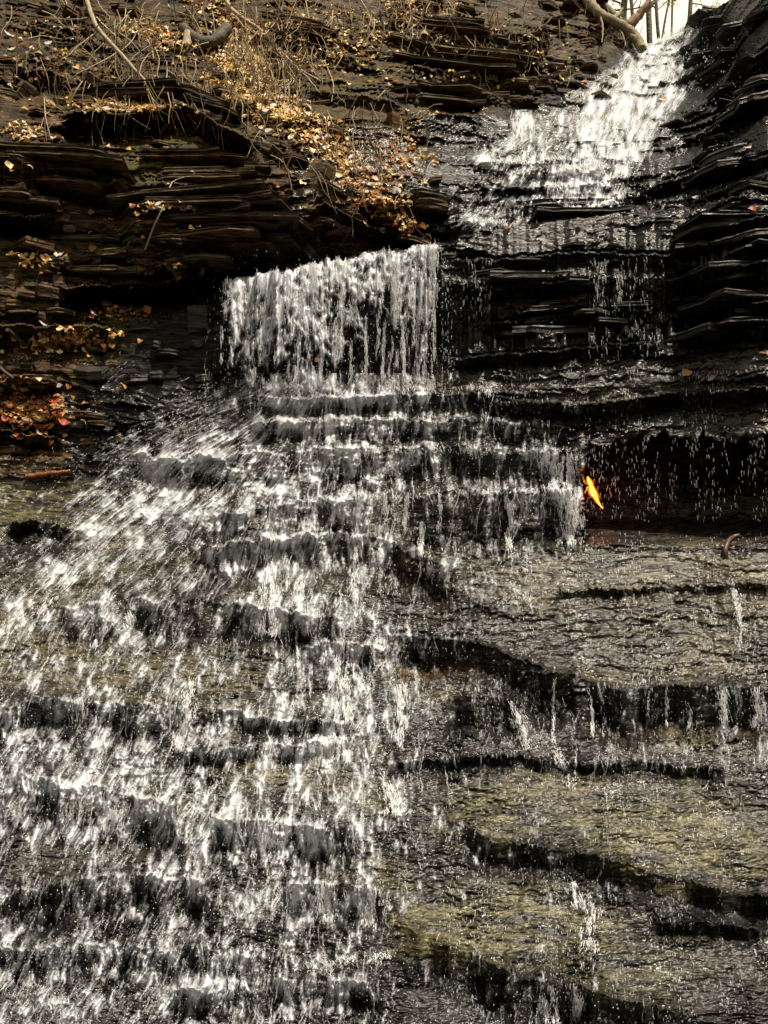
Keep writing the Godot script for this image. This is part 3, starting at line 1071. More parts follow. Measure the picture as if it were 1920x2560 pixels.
func build_water() -> void:
	var meshes := []
	for k in 3: meshes.append(streak_mesh(500 + k))
	rng.seed = 11
	# 1. the lower cascades: threads of water that run with the flow, seeded where the photograph is white
	for r in 4600:
		var u := rng.randf_range(-120.0, 1760.0)
		var v := rng.randf_range(800.0, 2300.0)
		var w0 := wetness(u, v)
		var gust := n_web.get_noise_2d(u * .30 + 90.0, v * .20)
		if rng.randf() > pow(w0, 1.5) * 1.9 * clampf(.75 + 2.3 * gust, .04, 1.8): continue
		var length := lerpf(30.0, 190.0, rng.randf() * rng.randf())
		var wid := lerpf(1.0, 15.0, rng.randf() * rng.randf() * rng.randf())
		var power := rng.randf_range(.35, 1.1) * (1.0 + wid * .06)
		var lift := rng.randf() * .035 + .006
		var gone := 0.0
		while gone < length:
			var below := LP[vert(u, v)]
			var le := lean(u, v) * (1.25 if below < 0.0 else .45) + .75 * n_web.get_noise_2d(u * .6, v * .25 + 300.0) + (.9 * n_web.get_noise_2d(u * 1.6, v * 1.1 + 100.0) if below < 0.0 else .0)
			var n := sqrt(1.0 + le * le)
			var stp := rng.randf_range(1.0, 3.0)
			u += le / n * stp
			v += stp / n
			gone += stp
			if v > 2330.0 or (u > 1258.0 and v > 925.0 and v < 1150.0): break
			var w := wetness(u, v)
			if w < .04: break
			var node := maxf(n_web.get_noise_2d(u * .55 + 200.0, v * .45), 0.0)
			var here := power * sin(PI * clampf(gone / length, .06, .94)) * (.58 if below < 0.0 else (1.7 if below < 16.0 else (1.15 if below < 40.0 else .8))) * (.45 + w) * (.75 + 2.6 * node)
			if rng.randf() > here * 1.25: continue
			var uu := u + rng.randfn(0, .5) * wid
			if below < 0.0 and rng.randf() < (.65 if v < 1250.0 else .4):
				flow_strand("cascade", uu, v, le * .6 + rng.randfn(0, 1.0), 1.0, rng.randf_range(2.5, 6.5), rng.randf_range(.8, 2.4), rng.randf() * .03 + .004)
			else:
				flow_strand("cascade", uu, v, le + rng.randfn(0, .08), 1.0, lerpf(4.0, 22.0, rng.randf() * rng.randf()), lerpf(.6, 2.4, rng.randf() * rng.randf()), lift + rng.randf() * .02, clampf(here * rng.randf_range(.25, 1.1), .1, .9) * (1.0 - .45 * smoothstep(600.0, 350.0, u)))
	# soft veils of fine spray hugging the slope
	for k in 9000:
		var u := rng.randf_range(-60.0, 1300.0)
		var v := rng.randf_range(830.0, 2300.0)
		if u > 1250.0 and v > 925.0 and v < 1150.0: continue
		var w := wetness(u, v)
		var thick := .25 + smoothstep(1450.0, 1150.0, v) * smoothstep(640.0, 420.0, u) * .75
		if w < .35 or rng.randf() > w * thick or n_web.get_noise_2d(u * .30 + 90.0, v * .20) + rng.randf_range(-.2, .2) < .0: continue
		flow_strand("cascade", u, v, lean(u, v) + rng.randfn(0, .06), 1.0, rng.randf_range(18.0, 44.0), rng.randf_range(3.5, 9.0), .02 + rng.randf() * .03, rng.randf_range(.05, .14))
	# 2. the curtain
	for k in 16000:
		var u := rng.randf_range(480.0, 948.0)
		var lip := lip_at(u)
		var v := lip - 5.0 + (832.0 - lip) * rng.randf()
		var t := (v - lip) / (830.0 - lip)
		var uu := u + 14.0 * n_mid.get_noise_2d(u * .03, v * .02)
		var s := 1.0 - absf(n_web.get_noise_2d(uu * .70, v * .32 + 40.0)) * 2.6
		var g := n_web.get_noise_2d(uu * .33 + 20.0, v * .24)
		var f := n_web.get_noise_2d(uu * 2.2 + 70.0, v * .9)
		if t > .55 or s * .50 + g * .70 + f * .75 + rng.randf_range(-.25, .25) < lerpf(.28, 1.0, smoothstep(.0, .5, t)) - (.12 if u < 640.0 else 0.0): continue
		var d := ledge_d(u, lip + 6.0) - .03 - .20 * sqrt(maxf(t, 0.0)) + rng.randf_range(-.03, .03)
		if rng.randf() < .8:
			fall_strand("curtain", u, v, d, -.05 + rng.randfn(0, .04), lerpf(5.0, 26.0, rng.randf() * rng.randf()), rng.randf_range(.7, 1.9))
		else:
			fall_strand("curtain", u, v, d, -.05 + rng.randfn(0, .12), rng.randf_range(5, 13), lerpf(1.8, 4.6, rng.randf() * rng.randf()))
	# ropes that leave the lip side by side, wander, thin out and break up
	for r in 60:
		var u0 := lerpf(488.0, 944.0, pow(rng.randf(), 1.12))
		if n_web.get_noise_2d(u0 * .9, 71.0) + rng.randf_range(-.25, .25) < -.02: continue
		if u0 > 770.0 and u0 < 850.0 and rng.randf() < .45: continue
		var lip := lip_at(u0)
		var ends := 1.0 if rng.randf() < .55 else rng.randf_range(.35, .9)
		var w0 := rng.randf_range(3.0, 12.0)
		var bright := rng.randf_range(.3, 1.0)
		var starts := rng.randf_range(-.03, .03)
		var w1 := rng.randf_range(1.2, 4.0)
		var away := rng.randf_range(.0, .12)
		var cnt := int(rng.randf_range(150, 330) * (.6 + w0 * .08))
		for k in cnt:
			var t := rng.randf() * ends
			if n_web.get_noise_2d(u0 * 5.0, t * 90.0) * 1.4 + rng.randf_range(-.4, .4) < -.05 + .2 * smoothstep(.3, .8, t): continue
			var u := u0 + 26.0 * n_mid.get_noise_2d(u0 * .016, t * 1.3) * pow(t, .8) - 9.0 * t + rng.randfn(0, .5) * lerpf(w0, w1, pow(t, .7))
			var v := lerpf(lip, 832.0, t + starts * (1.0 - t))
			var d := ledge_d(u0, lip + 6.0) - .02 - away * .5 - (.10 + away) * sqrt(t) + rng.randf_range(-.015, .015)
			fall_strand("curtain", u, v, d, rng.randfn(-.03, .05), lerpf(4.0, 24.0, rng.randf() * rng.randf()), rng.randf_range(.7, 2.4), clampf(bright * rng.randf_range(.3, 1.5), .1, 1.0))
	# separate ropes of water under the curtain
	for r in [[790, 690, 790, 825, 4], [830, 700, 825, 822, 3], [868, 690, 874, 820, 4], [925, 560, 915, 822, 7], [940, 540, 935, 780, 5], [700, 660, 690, 822, 5], [740, 640, 735, 770, 4], [652, 650, 640, 825, 6], [905, 600, 900, 822, 5]]:
		for k in 170:
			var t := rng.randf()
			var u := lerpf(r[0], r[2], t) + rng.randfn(0, r[4] * .5)
			var v := lerpf(r[1], r[3], t)
			fall_strand("curtain", u, v, ledge_d(u, lip_at(u) + 6.0) - .03 - .14 * sqrt(t), 0.0, rng.randf_range(8, 22), rng.randf_range(1.2, 3.2))
	# 3. upper cascade: [centre line, half widths, count, bias]
	for s in [
		[[[1452, 78], [1395, 140], [1320, 240], [1265, 340], [1235, 452]], [46, 58, 70, 62, 55], 12000, .45],
		[[[1496, 70], [1470, 150], [1400, 240], [1350, 330], [1295, 448]], [12, 38, 45, 40, 36], 4500, .4],
		[[[1135, 247], [1132, 300]], [30, 26], 700, .3],
		[[[1130, 300], [1080, 325], [1040, 350]], [26, 24, 18], 400, .3],
		[[[1150, 330], [1110, 400], [1050, 470], [1010, 490]], [70, 80, 60, 26], 3000, .75],
		[[[1250, 245], [1190, 330], [1140, 420], [1120, 478]], [40, 60, 60, 50], 3000, .78]]:
		var pts: Array = s[0]
		for k in s[2]:
			var f := rng.randf() * (pts.size() - 1)
			var i := mini(int(f), pts.size() - 2)
			var t := f - i
			var hw := lerpf(s[1][i], s[1][i + 1], t)
			var u := lerpf(pts[i][0], pts[i + 1][0], t) + clampf(rng.randfn(0, .55), -1.1, 1.1) * hw
			var v := lerpf(pts[i][1], pts[i + 1][1], t) + rng.randf_range(-4, 4)
			if v < poly_at(skyline, u) + 1.0 or v > lip_at(u) - 2.0: continue
			var q := web(u, v, .5, 1.6, 2.2, 40.0)
			if q * .6 + .3 * n_big.get_noise_2d(u * .02, v * .02) + rng.randf_range(-.12, .12) < s[3]: continue
			if rng.randf() < .12:
				flow_strand("upper", u, v, (pts[i + 1][0] - pts[i][0]) * .8, pts[i + 1][1] - pts[i][1], rng.randf_range(14, 30), rng.randf_range(3, 7), .05, rng.randf_range(.06, .16))
				continue
			flow_strand("upper", u, v, (pts[i + 1][0] - pts[i][0]) * .8 + rng.randfn(0, 6), pts[i + 1][1] - pts[i][1], rng.randf_range(4, 15), lerpf(1.0, 3.0, rng.randf() * rng.randf()), rng.randf() * .08 + .01)
	# 4. foam along edges: [u0, v0, u1, v1, spread, count]
	for s in [[540, 838, 940, 830, 9, 3000], [1008, 838, 1062, 846, 6, 300], [1030, 346, 1285, 344, 4, 900], [1180, 400, 1268, 399, 3, 400], [1000, 486, 1095, 478, 5, 500],
		[490, 612, 740, 563, 4, 1200], [740, 563, 945, 533, 4, 900], [645, 1086, 1255, 1054, 4, 800], [640, 976, 1260, 972, 4, 450], [1060, 490, 1180, 474, 2, 60], [1395, 98, 1502, 56, 5, 900],
		[640, 2080, 850, 2065, 8, 500], [1230, 1925, 1280, 1950, 10, 260], [1190, 1600, 1240, 1700, 14, 300], [1090, 1200, 1140, 1225, 10, 200], [1100, 1260, 1150, 1310, 8, 240], [1580, 1260, 1600, 1340, 14, 360], [1100, 1560, 1140, 1610, 8, 260], [850, 1480, 880, 1560, 12, 500], [820, 1690, 880, 1740, 18, 420]]:
		for k in s[5]:
			var t := rng.randf()
			var u := lerpf(s[0], s[2], t) + rng.randfn(0, 2)
			var v := lerpf(s[1], s[3], t) + rng.randfn(0, s[4])
			if n_web.get_noise_2d(u * .35, v * .5 + 33.0) + rng.randf_range(-.35, .35) < -.02: continue
			flow_strand("cascade" if v > 700.0 else ("upper" if v < 500.0 else "curtain"), u, v, rng.randfn(0, .6), 1.0, rng.randf_range(3, 9), rng.randf_range(1.2, 3.4), rng.randf() * .04 + .01)
	# separate falls over the steps: [u0, v0, u1, v1, half width, count]
	for s in [[1100, 1066, 1102, 1190, 9, 420], [1222, 985, 1226, 1175, 26, 2300], [1180, 980, 1190, 1060, 16, 500], [950, 1066, 948, 1150, 5, 160], [880, 1064, 878, 1150, 7, 220], [830, 1075, 826, 1150, 10, 260],
		[915, 1130, 905, 1200, 10, 260], [590, 1150, 570, 1370, 24, 1500], [605, 1330, 590, 1372, 14, 420], [655, 1260, 640, 1310, 14, 360], [770, 1100, 765, 1300, 11, 700], [640, 1340, 642, 1440, 3, 130], [745, 1390, 740, 1560, 18, 1100],
		[735, 1560, 715, 1640, 26, 900], [865, 1480, 860, 1600, 13, 620], [1105, 1520, 1140, 1605, 7, 320], [1275, 1490, 1280, 1590, 5, 170], [1560, 1490, 1570, 1560, 16, 320], [1635, 1490, 1630, 1570, 18, 380], [1490, 1480, 1490, 1570, 6, 110], [1440, 1480, 1440, 1570, 5, 90], [1400, 1490, 1400, 1575, 5, 80],
		[1195, 1470, 1195, 1580, 4, 100], [250, 1750, 235, 1800, 24, 700], [580, 1800, 570, 1850, 22, 500], [420, 1470, 380, 1620, 16, 800], [700, 1905, 700, 1990, 30, 700], [800, 1915, 800, 2000, 26, 700], [1235, 1910, 1250, 1960, 14, 300], [1280, 1960, 1260, 2060, 22, 320], [1190, 2130, 1180, 2212, 22, 400], [1240, 2130, 1245, 2200, 16, 260], [830, 1680, 850, 1760, 14, 420], [60, 1300, 0, 1375, 16, 500], [230, 1350, 205, 1400, 12, 300], [120, 1290, 50, 1350, 10, 300], [270, 1360, 290, 1310, 12, 200]]:
		for k in s[5]:
			var t := rng.randf()
			var wob: float = n_mid.get_noise_2d(s[0] * .1, t * 2.0) * s[4] * .8
			var u: float = lerpf(s[0], s[2], t) + wob + rng.randfn(0, .42) * s[4]
			var v := lerpf(s[1], s[3], t) + rng.randfn(0, 3)
			if n_web.get_noise_2d(u * 1.3, v * .35) + rng.randf_range(-.3, .3) < -.10: continue
			flow_strand("cascade", u, v, (s[2] - s[0]) / absf(s[3] - s[1]) + rng.randfn(0, .12), 1.0, lerpf(4.0, 20.0, rng.randf() * rng.randf()), rng.randf_range(.8, 2.6), .03 + rng.randf() * .05, clampf(rng.randfn(.65, .25), .2, 1.0))
	# 5. drips: [u0, u1, v0, v1, count, length, width]
	for s in [[1266, 1659, 948, 1128, 1150, 9, 1.3], [1270, 1432, 560, 775, 420, 12, 1.6], [1000, 1065, 560, 690, 120, 12, 1.5], [952, 985, 545, 800, 120, 10, 1.4], [1270, 1310, 560, 660, 60, 16, 2.0], [1330, 1345, 560, 650, 40, 16, 2.2], [440, 500, 640, 850, 160, 9, 1.6]]:
		for k in s[4]:
			var u := rng.randf_range(s[0], s[1])
			var v := rng.randf_range(s[2], s[3])
			if n_web.get_noise_2d(u * .8, v * .12) + .6 * n_web.get_noise_2d(u * .2 + 60.0, 4.0) + rng.randf_range(-.3, .3) < .0: continue
			var d := minf(surf_d(u, v), ledge_d(u, s[2] - 4.0)) - .03 - rng.randf() * .05
			fall_strand("drips", u, v, d, rng.randfn(0, .03), s[5] * rng.randf_range(.4, 1.3), s[6] * rng.randf_range(.6, 1.3))
	# 6. thin films and rivulets on the slopes
	for s in [[840, 1659, 1150, 1500, 2600], [960, 1659, 1600, 2212, 3600], [960, 1659, 800, 930, 1300], [1000, 1600, 1460, 1600, 1500], [1240, 1660, 160, 440, 900], [150, 560, 780, 1000, 1000]]:
		for k in s[4]:
			var u := rng.randf_range(s[0], s[1])
			var v := rng.randf_range(s[2], s[3])
			if n_web.get_noise_2d(u * .2, v * .05) < -.02: continue
			flow_strand("drips", u, v, lean(u, v) + rng.randfn(0, .15), 1.0, rng.randf_range(3, 10), rng.randf_range(.7, 1.6), .008)
	# 7. flying drops
	for k in 26000:
		var u := rng.randf_range(0, 1659)
		var v := rng.randf_range(830, 2212)
		if rng.randf() > wetness(u, v) * 1.2: continue
		var d := surf_d(u, v) - rng.randf() * rng.randf() * .25
		var r := lerpf(.7, 2.6, rng.randf() * rng.randf()) * d / F
		put("spray", Transform3D(Basis.from_scale(Vector3(r, r * rng.randf_range(1, 2.2), r)), at(u, v, d)), Color(.85, .85, .86))
	for s in [[460, 980, 540, 840, 700], [1380, 1530, 50, 200, 500], [1020, 1400, 240, 490, 500], [1500, 1600, 60, 330, 160]]:
		for k in s[4]:
			var u := rng.randf_range(s[0], s[1])
			var v := rng.randf_range(s[2], s[3])
			if v < poly_at(skyline, u): continue
			var d := surf_d(u, v) - .05 - rng.randf() * .3
			var r := rng.randf_range(.8, 2.0) * d / F
			put("spray", Transform3D(Basis.from_scale(Vector3(r, r * rng.randf_range(1, 2.0), r)), at(u, v, d)), Color(.85, .85, .86))
	var m := StandardMaterial3D.new()
	m.albedo_color = Color(.95, .95, .95)
	m.vertex_color_use_as_albedo = true
	m.roughness = .3
	m.transparency = BaseMaterial3D.TRANSPARENCY_ALPHA
	m.metallic_specular = .5
	m.backlight_enabled = true
	m.backlight = Color(.7, .7, .7)
	var names := {
		cascade = ["cascade_water", "white water pouring down the dark shale steps", "water"],
		curtain = ["waterfall_water", "white curtain of water dropping off the long lip", "water"],
		upper = ["upper_cascade_water", "bright stream sliding from the sky gap to the pool", "water"],
		drips = ["dripping_water", "thin drips and rivulets over dark rock and the grotto mouth", "water"],
		spray = ["water_spray", "flying drops of spray about the falls", "water"]}
	for b in strands:
		var list: Array = strands[b]
		var parts := 1 if b == "spray" else 3
		var root := holder(names[b][0])
		tag(root, names[b][1], names[b][2], "", "stuff")
		for q in parts:
			var mm := MultiMesh.new()
			mm.transform_format = MultiMesh.TRANSFORM_3D
			mm.use_colors = true
			mm.mesh = drop_mesh() if b == "spray" else meshes[q]
			var cnt := 0
			for k in range(q, list.size(), parts): cnt += 1
			mm.instance_count = cnt
			var at_ := 0
			for k in range(q, list.size(), parts):
				mm.set_instance_transform(at_, list[k][0])
				mm.set_instance_color(at_, list[k][1])
				at_ += 1
			var o := MultiMeshInstance3D.new()
			o.name = "drops" if b == "spray" else "strands"
			o.multimesh = mm
			o.material_override = m
			o.set_meta("kind", "stuff")
			root.add_child(o, true)
		if b in ["cascade", "curtain", "upper"]:
			var sheet: ArrayMesh
			if b == "cascade": sheet = water_sheet(b, -60.0, 1700.0, 2.7, 806.0, 2260.0, 2.3, 61)
			elif b == "curtain": sheet = water_sheet(b, 478.0, 952.0, 2.0, 528.0, 838.0, 2.2, 62)
			else: sheet = water_sheet(b, 985.0, 1535.0, 2.0, 50.0, 500.0, 2.0, 63)
			inst("sheet", sheet, m, root).set_meta("kind", "stuff")
		print(b, " ", list.size())

# ------------------------------------------------------------------ flame
func build_flame() -> void:
	var f := holder("flame")
	var d := 6.22
	f.position = at(1290, 1096, d)
	tag(f, "small orange and yellow flame burning in the dark grotto behind dripping water", "flame")
	for s in [["flame_body", 1.0, Color(1.0, .24, .01), 1.3], ["flame_core", .80, Color(1.0, .74, .20), 4.5]]:
		var pts := PackedVector3Array()
		var rad := PackedFloat32Array()
		for q in [[1302, 1098, .4], [1295, 1090, 1.3], [1290, 1082, 3.0], [1287, 1074, 4.6], [1282, 1066, 7.0], [1278, 1058, 6.6], [1276, 1050, 4.4], [1274, 1043, 5.0], [1271, 1036, 3.6], [1269, 1030, .8]]:
			pts.append(at(q[0], q[1], d) - f.position + Vector3(0, 0, .004 if s[1] < 1.0 else 0.0))
			rad.append(q[2] * d / F * s[1] * (1.0 if s[1] < 1.0 else 1.3) + (.0 if s[1] < 1.0 else .003))
		var m := StandardMaterial3D.new()
		m.albedo_color = Color(.9, .4, .05)
		m.roughness = 1.0
		m.emission_enabled = true
		m.emission = s[2]
		m.emission_energy_multiplier = s[3]
		if s[1] == 1.0:
			m.transparency = BaseMaterial3D.TRANSPARENCY_ALPHA
			m.albedo_color.a = .28
		inst(s[0], tube(pts, rad, 10, .06), m, f)
	var l := OmniLight3D.new()
	l.name = "flame_light"
	l.position = at(1280, 1062, d) - f.position + Vector3(.05, 0, .09)
	l.light_color = Color(1.0, .42, .10)
	l.light_energy = .035
	l.light_size = .05
	l.omni_range = 12.0
	l.omni_attenuation = 2.0
	l.shadow_enabled = true
	f.add_child(l)

# ------------------------------------------------------------------ wood
func stick(called: String, label: String, cat: String, px: Array, lift: float, r0: float, r1: float, mat: Material, group := "", twigs := [], knot := .12) -> Node3D:
	# px: pixel path on the slope; radii in pixels; twigs: [path, r]
	var root := holder(called)
	var d := ledge_d(px[0][0], px[0][1])
	var line := px_line(px, lift, 6, r0 * d / F * .12)
	root.position = line[line.size() - 1]
	for k in line.size(): line[k] -= root.position
	var n := line.size()
	inst("stem", tube(line, taper(n, r0 * d / F, r1 * d / F), 8, knot), mat, root)
	for t in twigs:
		var l := px_line(t[0], lift + .03, 5, .004)
		for k in l.size(): l[k] -= root.position
		inst("twig", tube(l, taper(l.size(), t[1] * d / F, t[1] * .35 * d / F), 5, .1), mat, root)
	tag(root, label, cat, group)
	return root

func bark(c: Color, c2: Color, sc := Vector3(9, 3, 9), rough := .75) -> StandardMaterial3D:
	var m := StandardMaterial3D.new()
	m.albedo_texture = noise_tex(.03, 4, 21, 256, 0.0, grad([c.linear_to_srgb(), c2.linear_to_srgb()], [.32, .68]))
	m.uv1_triplanar = true
	m.uv1_scale = sc
	m.roughness = rough
	m.normal_enabled = true
	m.normal_texture = noise_tex(.04, 4, 22, 256, 6.0)
	return m

func build_wood() -> void:
	rng.seed = 31
	var pale := bark(Color(.34, .28, .19), Color(.17, .13, .085))
	var brown := bark(Color(.065, .042, .024), Color(.022, .015, .009))
	var root_m := bark(Color(.19, .155, .075), Color(.09, .075, .035))
	var red := bark(Color(.085, .034, .016), Color(.035, .016, .009), Vector3(9, 9, 9), .45)
	var mossy := bark(Color(.10, .10, .025), Color(.06, .05, .02))
	stick("fallen_branch", "pale bare branch with thin side twigs slanting down onto the leafy bank", "branch", [[180, -40, .35], [192, 15, .32], [212, 62, .3], [255, 110, .26], [292, 152, .2], [327, 190, .08]], .2, 5.5, 3.2, pale, "", [
		[[[198, 38], [150, 42], [100, 38], [58, 30]], 1.6], [[[214, 66], [180, 90], [138, 126]], 1.6], [[[256, 112], [215, 135], [165, 160]], 1.8], [[[208, 38], [232, 62], [264, 92]], 2.2], [[[300, 160], [318, 120], [380, 70]], 1.0], [[[275, 135], [330, 95], [395, 92]], .9], [[[240, 98], [200, 60], [150, 52]], .9]])
	stick("fallen_branch", "pale forked branch leaning across the sunlit leaves beside the log", "branch", [[470, -40, .25], [487, -2, .22], [508, 28, .2], [560, 64, .16], [606, 110, .12], [640, 145, .1], [692, 176, .04]], .1, 5.0, 2.2, pale, "", [
		[[[558, 68], [535, 92], [520, 132]], 2.2], [[[605, 112], [614, 160], [616, 216]], 1.6], [[[640, 148], [662, 165], [690, 200]], 1.6], [[[600, 100], [618, 60], [640, 0]], 1.4], [[[572, 75], [600, 40], [612, 2]], 1.2]])
	stick("fallen_log", "short dark curved log with a cut end on the leafy bank", "log", [[396, 62, .0], [420, 82, .06], [448, 92, .12], [474, 80, .18], [490, 62, .22]], .1, 12, 13, brown, "", [], .06)
	stick("tree_stump", "pale broken stump beside the dark curved log", "stump", [[404, 104, .02], [404, 88, .05], [406, 70, .08]], .05, 11, 9, pale, "", [], .08)
	stick("curved_stick", "short reddish brown stick standing out of the wet slope below the grotto", "stick", [[1568, 1212, -.02], [1567, 1188, .03], [1573, 1170, .07], [1584, 1160, .10], [1599, 1156, .12]], .05, 6.0, 5.0, red, "", [], .06)
	stick("driftwood_stick", "wet orange brown stick lying beside the cascade", "stick", [[57, 1030, .03], [85, 1026, .04], [112, 1022, .05], [152, 1018, .03]], .03, 6.5, 4.0, bark(Color(.30, .11, .035), Color(.10, .035, .015), Vector3(9, 9, 9), .25), "", [], .14)
	stick("fallen_stick", "brown stick leaning beside the leaf pile on the ledge", "stick", [[16, 712, .1], [36, 730, .08], [58, 748, .03]], .05, 4.5, 4.0, brown)
	stick("fallen_stick", "dark forked stick propped above the orange leaves", "stick", [[-30, 770, .12], [0, 795, .1], [28, 818, .04]], .05, 5.0, 3.5, brown)
	stick("bent_twig", "thin pale twig standing bent against the slab with leaves on top", "twig", [[313, 540, .02], [330, 495, .06], [350, 452, .1], [376, 391, .12], [430, 381, .14], [475, 386, .1]], .1, 2.2, .8, pale)
	stick("tree_root", "thick olive root hanging in a loop over the rim of the gorge", "root", [[1240, -40, .1], [1268, -2, .15], [1290, 26, .2], [1318, 44, .25], [1350, 60, .3], [1374, 80, .32], [1386, 106, .3]], .2, 11, 10, root_m, "roots over the rim", [[[[1312, 42, .25], [1332, 36, .3], [1344, 18, .3]], 6.5], [[[1296, 30], [1302, 60], [1300, 92]], 3.0], [[[1330, 50], [1345, 75], [1352, 100]], 3.0]], .07)
	stick("tree_root", "thin olive root running behind the looped root at the rim", "root", [[1270, -40, .0], [1292, -2, .02], [1318, 22, .05], [1340, 46, .1], [1362, 72, .15], [1380, 100, .2]], .1, 7, 6.5, root_m, "roots over the rim", [], .07)
	stick("mossy_root", "stubby moss covered root end at the edge of the upper stream", "root", [[1352, 70, .2], [1370, 84, .3], [1392, 108, .3]], .2, 11, 6, mossy, "", [], .14)
	# hanging rootlets and stems on the bank
	var set_ := [
		[[188, 208], [196, 260], [201, 322]], [[284, 140], [288, 210], [286, 290]], [[416, 220], [424, 252], [432, 292]], [[450, 272], [462, 300], [470, 342]], [[140, -5], [150, 30], [160, 66]],
		[[522, 70], [528, 120], [540, 160]], [[508, 60], [512, 100], [508, 125]], [[560, 150], [585, 200], [606, 236]], [[548, 130], [560, 190], [585, 228]], [[575, 120], [590, 170], [620, 215]],
		[[600, 130], [612, 190], [640, 262]], [[530, 150], [548, 196], [566, 214]], [[640, 180], [642, 210], [640, 226]], [[96, 212], [98, 250], [110, 300]], [[356, 196], [362, 222], [366, 260]],
		[[590, 240], [600, 262], [620, 290]], [[660, 0], [664, 20], [668, 45]], [[222, 90], [226, 130], [224, 152]], [[430, 40], [440, 20], [452, -8]], [[458, 24], [462, 40], [456, 60]], [[262, 110], [290, 80], [310, 20]],
		[[970, 20], [1020, 40], [1030, 60]], [[1000, 10], [1010, 30], [1040, 52]], [[880, 0], [888, 30], [880, 60]], [[780, 0], [800, 40], [790, 70]], [[700, 130], [720, 180], [716, 220]], [[820, 20], [830, 60], [826, 96]]]
	for px in set_:
		stick("twig", "thin bare rootlet hanging down the leafy bank", "twig", px, rng.randf_range(.04, .12), 1.5, .6, pale if rng.randf() < .6 else brown, "rootlets and twigs on the bank")

func build_rootlets() -> void:
	rng.seed = 93
	var l := smooth_line([Vector3(0, .5, 0), Vector3(.05, .2, .03), Vector3(-.04, -.1, .05), Vector3(.03, -.3, 0), Vector3(.1, -.5, -.02)], 2)
	var mesh := tube(l, taper(l.size(), .012, .004), 4)
	var mm := MultiMesh.new()
	mm.transform_format = MultiMesh.TRANSFORM_3D
	mm.use_colors = true
	mm.mesh = mesh
	var list := []
	for z in [[570, 170, 90, 90, 420], [300, 120, 260, 110, 380], [620, 60, 220, 60, 220], [350, 250, 160, 50, 120], [1050, 90, 200, 80, 220], [760, 330, 130, 110, 160], [900, 30, 120, 40, 120], [1330, 70, 40, 40, 60]]:
		for k in z[4]:
			var u: float = z[0] + rng.randfn(0, .6) * z[2]
			var v: float = z[1] + rng.randfn(0, .6) * z[3]
			if u < -30.0 or v < -30.0 or v < poly_at(skyline, u): continue
			var b := Basis.from_euler(Vector3(rng.randf_range(-.5, .2), rng.randf() * TAU, rng.randfn(0, .7))) * Basis.from_scale(Vector3(1, 1, 1) * rng.randf_range(.12, .55))
			list.append([Transform3D(b, at(u, v, surf_d(u, v) - rng.randf_range(.02, .09))), [Color(.30, .22, .12), Color(.14, .09, .05), Color(.42, .34, .19), Color(.08, .055, .03)][rng.randi() % 4]])
	mm.instance_count = list.size()
	for k in list.size():
		mm.set_instance_transform(k, list[k][0])
		mm.set_instance_color(k, list[k][1])
	var o := MultiMeshInstance3D.new()
	o.name = "rootlets"
	o.multimesh = mm
	var m := plain(Color(1, 1, 1), .8)
	m.vertex_color_use_as_albedo = true
	o.material_override = m
	add_child(o)
	tag(o, "tangle of fine rootlets and dead grass on the leafy bank", "rootlets", "", "stuff")

